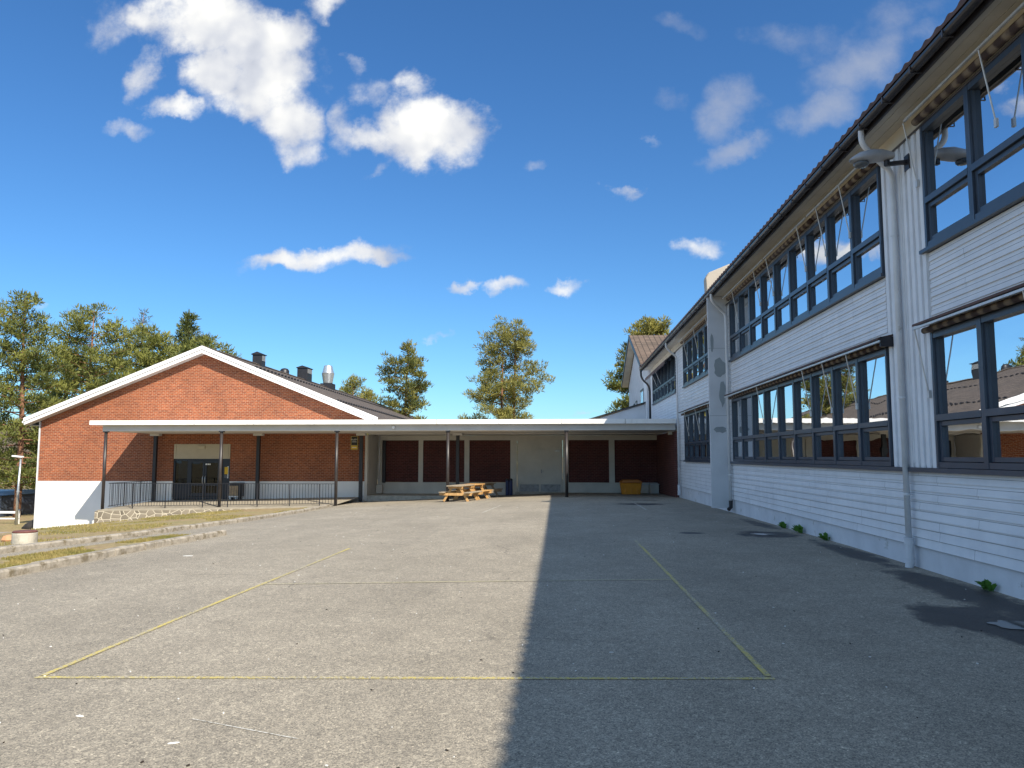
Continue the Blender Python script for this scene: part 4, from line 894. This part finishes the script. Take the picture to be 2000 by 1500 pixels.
# far wood and bushes left: a mass nobody could count
rnd=random.Random(3); fw=MB()
for i in range(520):
    Y=rnd.uniform(118,175); X=-Y*rnd.uniform(.60,.82); z=rnd.uniform(-2,2.2)+ (Y-118)*.11
    clump(fw,Vector((X,Y,z+1.2)),2.4,.8,26,1.1,.10,rnd,.8)
o=part('far_wood',fw,M['twig'],loc=(-100,140,-2)); tag(o,'bare brown far wood on the slope beyond the road','wood',kind='stuff')
for i,(X,Y,r,h,mt,lb) in enumerate(((-61,90,3.0,1.6,'bush','low olive bush behind the rail fence, nearest the road board'),(-58,94,2.6,1.3,'bush','small olive bush right of the first bush behind the fence'),(-69,92,4,2.2,'spruce','dark green bush at the left picture edge behind the fence'),(-83,118,4.5,3.4,'spruce','tall dark evergreen bush left of the red house'),(-72,128,3.2,4.2,'bush','yellow green round tree right of the red house'),(-52,60,1.6,1.,'spruce','low dark bush above the grey hut roof'))):
    t=thing('bush',(X,Y,-2.3),lb,'bush'); c=MB(); rn=random.Random(100+i)
    for k in range(46): 
        a=rn.uniform(0,6.28); q=r*math.sqrt(rn.random()); clump(c,Vector((X+q*math.cos(a),Y+q*math.sin(a)*.6,-2.2+h*rn.random()*(1-.4*q/r))),.55,.8,26,.45,.11,rn)
    part('foliage',c,M[mt],t,loc=(X,Y,-2.3)); part('stem',MB().tube([(X,Y,-2.5),(X,Y,-2.3+h*.7)],.06,6),M['trunk'],t)
# grass tufts
gm=MB(); rnd=random.Random(9)
def tuft(x,y,z,h):
    a=rnd.uniform(0,6.28); d=Vector((math.cos(a),math.sin(a),0))*.012; l=Vector((rnd.uniform(-.5,.5),rnd.uniform(-.5,.5),1)).normalized()*h; p=Vector((x,y,z)); n=len(gm.v)
    gm.v+=[tuple(p-d),tuple(p+d),tuple(p+l)]; gm.f.append((n,n+1,n+2))
for i in range(26000):
    Y=4+13.6*rnd.random()**.7; u=rnd.random(); a=kerbX(Y)+1.0; b=-8.16; X=a+(b-a)*u
    if mnoise.noise(Vector((X*.9,Y*.5,0)))<-.12: continue
    tuft(X,Y,H(X,Y)+.015,rnd.uniform(.03,.07))
for i in range(42000):
    Y=12+23.5*rnd.random(); d=.2+8.5*rnd.random(); X=kerbX(Y)-d
    if mnoise.noise(Vector((X*.5,Y*.35,3)))<-.05+.25*rr(Y,28,35): continue
    tuft(X,Y,H(X,Y)-.015,rnd.uniform(.03,.08))
o=part('grass',gm,M['grass'],loc=(0,0,0)); tag(o,'short spring grass on the lawn strips by the kerbs','grass',kind='stuff')
# weeds along the wall
def weed(x,y,s,label):
    t=thing('weed',(x,y,H(x,y)),label,'weed','weeds sprouting at the foot of the white wall'); m=MB(); rn=random.Random(int(y*10))
    for k in range(38):
        a=rn.uniform(1.4,4.9); el=rn.uniform(.5,1.4); l=s*rn.uniform(.5,1.1); w2=l*.16; p=Vector((x+rn.uniform(-.04,.02),y+rn.uniform(-.5,.5)*s*1.3,H(x,y)))
        d=Vector((math.cos(a)*math.cos(el),math.sin(a)*math.cos(el),math.sin(el))); sd_=d.cross(Vector((0,0,1))).normalized()*w2; n=len(m.v)
        q=p+d*l*.6+Vector((0,0,.02)); e=p+d*l-Vector((0,0,l*.12)); m.v+=[tuple(p),tuple(q-sd_),tuple(e),tuple(q+sd_)]; m.f.append((n,n+1,n+2,n+3))
    part('leaves',m,M['weed'],t,loc=(x,y,H(x,y)))
    part('stem',MB().tube([(x,y,H(x,y)-.02),(x-.01,y,H(x,y)+s*.4)],.006,5),M['weed'],t)
weed(5.40,10.3,.17,'widest weed clump, near the right edge beside the puddle'); weed(5.38,19.3,.20,'farthest of three green weeds by the wall'); weed(5.38,18.0,.24,'middle of three green weeds, bushiest'); weed(5.39,16.3,.19,'nearest of three green weeds by the wall')
# litter and grit
gt=MB(); rnd=random.Random(17)
for i in range(150):
    Y=3.6+26*rnd.random()**1.8; X=rnd.uniform(-8,5.2); s=rnd.uniform(.003,.007)*(1+.03*Y); z=H(X,Y)+.002; a=rnd.uniform(0,3); c,sn=math.cos(a)*s,math.sin(a)*s
    gt.obox((X,Y,z+.003),(c,sn,0),(-sn,c,0),(0,0,1),s*1.2,s*.6,.003)
o=part('grit',gt,M['paper'],loc=(0,0,0)); tag(o,'pale grit and specks scattered over the asphalt','grit',kind='stuff')
gt=MB()
for i in range(70):
    Y=3.6+26*rnd.random()**1.8; X=rnd.uniform(-8,5.3); s=rnd.uniform(.004,.008)*(1+.03*Y); a=rnd.uniform(0,3); c,sn=math.cos(a),math.sin(a)
    gt.obox((X,Y,H(X,Y)+.006),(c,sn,.1),(-sn,c,.1),(0,0,1),s,s*.5,.003)
o=part('leaf_debris',gt,M['dirtdark'],loc=(0,0,0)); tag(o,'dark leaf crumbs scattered over the asphalt','debris',kind='stuff')
def scrap(x,y,s,a,label):
    m=MB(); z=H(x,y)+.003; pts=[]
    for k in range(9): t=2*math.pi*k/9; pts.append((x+s*(math.cos(t)*math.cos(a)*1-.35*math.sin(t)*math.sin(a)),y+s*(math.cos(t)*math.sin(a)+.35*math.sin(t)*math.cos(a))))
    m.prism(pts,'z',z,z+.004); o=part('paper_scrap',m,M['paper']); tag(o,label,'litter','paper scraps on the asphalt')
scrap(-2.31,4.60,.034,.4,'largest white paper scrap in the sunny foreground'); scrap(-3.16,5.02,.03,-.1,'small white paper scrap at lower left of the yellow court'); scrap(-6.6,13.4,.09,.1,'pale scrap near the end of the near kerb'); scrap(.42,6.9,.02,.2,'tiny white scrap inside the shaded court')
bp_=MB().bar((-9.9,12.6,H(-9.0,12.6)+.02),(-8.7,12.9,H(-8.7,12.9)+.03),.02,.02); 
# ------------------------------------------------------------------ camera
F_=1500.; pit=math.atan(141/F_); yaw=math.atan(97*math.cos(pit)/F_)
cd=bpy.data.cameras.new('camera'); cam=bpy.data.objects.new('camera',cd); COL.objects.link(cam)
cd.sensor_width=36; cd.lens=27; cd.clip_end=5000; cd.clip_start=.05
cam.location=(0,0,1.7); cam.rotation_euler=(math.pi/2+pit,0,yaw); sc.camera=cam
# ------------------------------------------------------------------ light
sd=Vector((-.725,.96,-1.)).normalized(); to=-sd; el=math.asin(to.z); az=math.atan2(to.x,to.y)
ld=bpy.data.lights.new('sun','SUN'); ld.energy=SUN=4.6; ld.angle=R(.53); ld.color=(1,.91,.77)
lo=bpy.data.objects.new('sun',ld); COL.objects.link(lo); lo.rotation_euler=sd.to_track_quat('-Z','Y').to_euler(); lo.location=(20,-30,40)
wd=bpy.data.worlds.new('World'); sc.world=wd; wd.use_nodes=True; wd.cycles.sampling_method='MANUAL'; wd.cycles.sample_map_resolution=512; nt=wd.node_tree
for n in list(nt.nodes): nt.nodes.remove(n)
out=nt.nodes.new('ShaderNodeOutputWorld'); bgn=nt.nodes.new('ShaderNodeBackground'); bgn.inputs[1].default_value=.12; L(nt,bgn.outputs[0],out.inputs[0])
sky=nt.nodes.new('ShaderNodeTexSky'); sky.sky_type='NISHITA'; sky.sun_disc=False; sky.sun_elevation=el; sky.sun_rotation=az; sky.air_density=1.0; sky.dust_density=.25; sky.ozone_density=2.5
hs=nt.nodes.new('ShaderNodeHueSaturation'); hs.inputs['Saturation'].default_value=1.1; hs.inputs['Value'].default_value=1.0; L(nt,sky.outputs[0],hs.inputs['Color'])
skyc=mixc(nt,1,hs.outputs[0],(.37,.59,.77),'MULTIPLY')
# clouds: laid out in the sky by direction (plane coordinates x/y, z/y of the view direction)
tc=nt.nodes.new('ShaderNodeTexCoord'); sx=nt.nodes.new('ShaderNodeSeparateXYZ'); L(nt,tc.outputs['Generated'],sx.inputs[0])
yy=math_n(nt,'MAXIMUM',sx.outputs[1],.02); u=math_n(nt,'DIVIDE',sx.outputs[0],yy); v=math_n(nt,'DIVIDE',sx.outputs[2],yy)
cmb=nt.nodes.new('ShaderNodeCombineXYZ'); L(nt,u,cmb.inputs[0]); L(nt,v,cmb.inputs[1])
wn=nt.nodes.new('ShaderNodeTexNoise'); wn.inputs['Scale'].default_value=7.; wn.inputs['Detail'].default_value=8; wn.inputs['Roughness'].default_value=.6; L(nt,cmb.outputs[0],wn.inputs['Vector'])
vm=nt.nodes.new('ShaderNodeVectorMath'); vm.operation='MULTIPLY_ADD'; L(nt,wn.outputs['Color'],vm.inputs[0]); vm.inputs[1].default_value=(.13,.13,0); vm.inputs[2].default_value=(-.065,-.065,0)
va=nt.nodes.new('ShaderNodeVectorMath'); va.operation='ADD'; L(nt,cmb.outputs[0],va.inputs[0]); L(nt,vm.outputs[0],va.inputs[1])
s2=nt.nodes.new('ShaderNodeSeparateXYZ'); L(nt,va.outputs[0],s2.inputs[0])
def pxdir(x,y):
    cp,sp=math.cos(pit),math.sin(pit); f=Vector((-math.sin(yaw)*cp,math.cos(yaw)*cp,sp)); r=Vector((math.cos(yaw),math.sin(yaw),0)); up=r.cross(f)
    d=f+r*((x-1000)/F_)+up*((750-y)/F_); return d.x/d.y,d.z/d.y
CL=[(400,35,150,75,8,1.),(500,75,125,85,20,1.15),(525,150,95,100,0,1.15),(560,225,75,75,20,.95),(590,282,45,38,-20,.7),(300,30,70,40,0,.6),(288,128,38,62,10,.8),(352,203,66,32,28,.85),(268,240,50,22,0,.35),(205,40,60,45,20,.32),(430,135,85,75,20,1.0),(480,200,80,60,20,.9),(400,200,70,40,30,.3),(620,160,30,60,10,.3),
 (845,250,118,82,8,1.2),(760,250,110,42,8,.85),(820,175,34,48,0,.6),(668,232,40,50,0,.5),(740,160,70,34,10,.33),(700,128,34,18,20,.35),(742,325,42,16,-20,.4),(636,12,46,36,0,.65),
 (640,500,170,28,-6,.85),(590,512,115,24,4,.8),(730,492,80,20,12,.75),(888,566,40,13,-18,.5),(980,555,44,18,-8,.6),(1107,554,42,15,3,.6),(1206,364,38,17,15,.55),(1366,472,48,26,-5,.62),
 (1045,318,26,22,-40,.35),(1313,38,55,18,5,.4),(1320,195,34,20,10,.38),(1432,205,50,62,20,.8),(1435,286,62,28,-8,.9),(1600,205,85,46,-20,.9),(1665,105,130,60,-25,.75),(1745,35,90,40,-10,.45),(1812,72,45,30,0,.45),(1560,65,70,30,0,.3),
 (856,668,24,7,0,.28),(1150,805,60,5,0,.28),(90,592,20,8,0,.3),(1250,255,30,10,30,.2)]
field=None; thin=None
for (px_,py_,rx,ry,rot,am) in CL:
    cu,cv=pxdir(px_,py_); k=F_*.985
    mp=nt.nodes.new('ShaderNodeMapping'); mp.vector_type='TEXTURE'; mp.inputs['Location'].default_value=(cu,cv,0); mp.inputs['Rotation'].default_value=(0,0,-R(rot)); mp.inputs['Scale'].default_value=(rx/k,ry/k,1)
    L(nt,va.outputs[0],mp.inputs[0]); dt=nt.nodes.new('ShaderNodeVectorMath'); dt.operation='DOT_PRODUCT'; L(nt,mp.outputs[0],dt.inputs[0]); L(nt,mp.outputs[0],dt.inputs[1])
    b=math_n(nt,'MULTIPLY_ADD',dt.outputs['Value'],-am,1.25*am)
    if px_>1250 and py_<330: thin=b if thin is None else math_n(nt,'MAXIMUM',thin,b)
    else: field=b if field is None else math_n(nt,'MAXIMUM',field,b)
fb1=nt.nodes.new('ShaderNodeTexNoise'); fb1.inputs['Scale'].default_value=11.; fb1.inputs['Detail'].default_value=9; fb1.inputs['Roughness'].default_value=.62; L(nt,cmb.outputs[0],fb1.inputs['Vector'])
of=nt.nodes.new('ShaderNodeVectorMath'); of.operation='ADD'; of.inputs[1].default_value=(.035,.045,0); L(nt,cmb.outputs[0],of.inputs[0])
fb2=nt.nodes.new('ShaderNodeTexNoise'); fb2.inputs['Scale'].default_value=8.; fb2.inputs['Detail'].default_value=3; fb2.inputs['Roughness'].default_value=.55; L(nt,of.outputs[0],fb2.inputs['Vector'])
dens=math_n(nt,'ADD',field,math_n(nt,'MULTIPLY',math_n(nt,'SUBTRACT',fb1.outputs['Fac'],.52),2.5))
mr=nt.nodes.new('ShaderNodeMapRange'); mr.interpolation_type='SMOOTHSTEP'; L(nt,dens,mr.inputs[0]); mr.inputs[1].default_value=-.05; mr.inputs[2].default_value=1.05
dens2=math_n(nt,'ADD',thin,math_n(nt,'MULTIPLY',math_n(nt,'SUBTRACT',fb1.outputs['Fac'],.50),2.6))
mr2=nt.nodes.new('ShaderNodeMapRange'); mr2.interpolation_type='SMOOTHSTEP'; L(nt,dens2,mr2.inputs[0]); mr2.inputs[1].default_value=-.25; mr2.inputs[2].default_value=1.9; mr2.inputs[4].default_value=.78
mask=math_n(nt,'MAXIMUM',mr.outputs[0],mr2.outputs[0])
front=math_n(nt,'GREATER_THAN',sx.outputs[1],.05)
fb3=nt.nodes.new('ShaderNodeTexNoise'); fb3.inputs['Scale'].default_value=8.; fb3.inputs['Detail'].default_value=3; fb3.inputs['Roughness'].default_value=.55; L(nt,cmb.outputs[0],fb3.inputs['Vector'])
rel=math_n(nt,'MULTIPLY',math_n(nt,'SUBTRACT',fb3.outputs['Fac'],fb2.outputs['Fac']),2.0)
lit=math_n(nt,'ADD',math_n(nt,'ADD',rel,.42),math_n(nt,'MULTIPLY',math_n(nt,'MINIMUM',dens,1.6),.28),clamp=True)
cc=ramp(nt,lit,[(.1,(.50,.54,.64)),(.5,(.72,.75,.82)),(.95,(1.10,1.09,1.05))])
ccs=nt.nodes.new('ShaderNodeVectorMath'); ccs.operation='SCALE'; L(nt,cc,ccs.inputs[0]); ccs.inputs['Scale'].default_value=4.9
mk=math_n(nt,'MULTIPLY',math_n(nt,'MULTIPLY',mask,front),.97)
c1=mixc(nt,mk,skyc,ccs.outputs[0])
# bright unseen clouds added behind and above the camera to lift the shade
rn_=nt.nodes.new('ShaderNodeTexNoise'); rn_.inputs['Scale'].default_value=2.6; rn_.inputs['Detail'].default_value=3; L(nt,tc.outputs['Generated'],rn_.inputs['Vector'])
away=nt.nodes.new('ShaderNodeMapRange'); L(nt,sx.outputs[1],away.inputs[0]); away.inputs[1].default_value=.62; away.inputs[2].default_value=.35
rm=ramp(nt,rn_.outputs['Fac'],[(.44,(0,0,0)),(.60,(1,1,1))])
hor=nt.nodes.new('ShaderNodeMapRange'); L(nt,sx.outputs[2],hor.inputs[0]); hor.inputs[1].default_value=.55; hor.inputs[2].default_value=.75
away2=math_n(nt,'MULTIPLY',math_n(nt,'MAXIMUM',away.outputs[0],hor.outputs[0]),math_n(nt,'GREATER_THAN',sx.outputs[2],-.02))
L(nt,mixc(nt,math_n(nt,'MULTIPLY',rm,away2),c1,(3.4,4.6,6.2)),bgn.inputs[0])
# ------------------------------------------------------------------ render settings
sc.view_settings.view_transform='Standard'; sc.view_settings.look='None'; sc.view_settings.gamma=1; sc.view_settings.exposure=.74; sc.view_settings.use_curve_mapping=False
sc.cycles.use_denoising=True; sc.cycles.max_bounces=8; sc.cycles.transparent_max_bounces=12
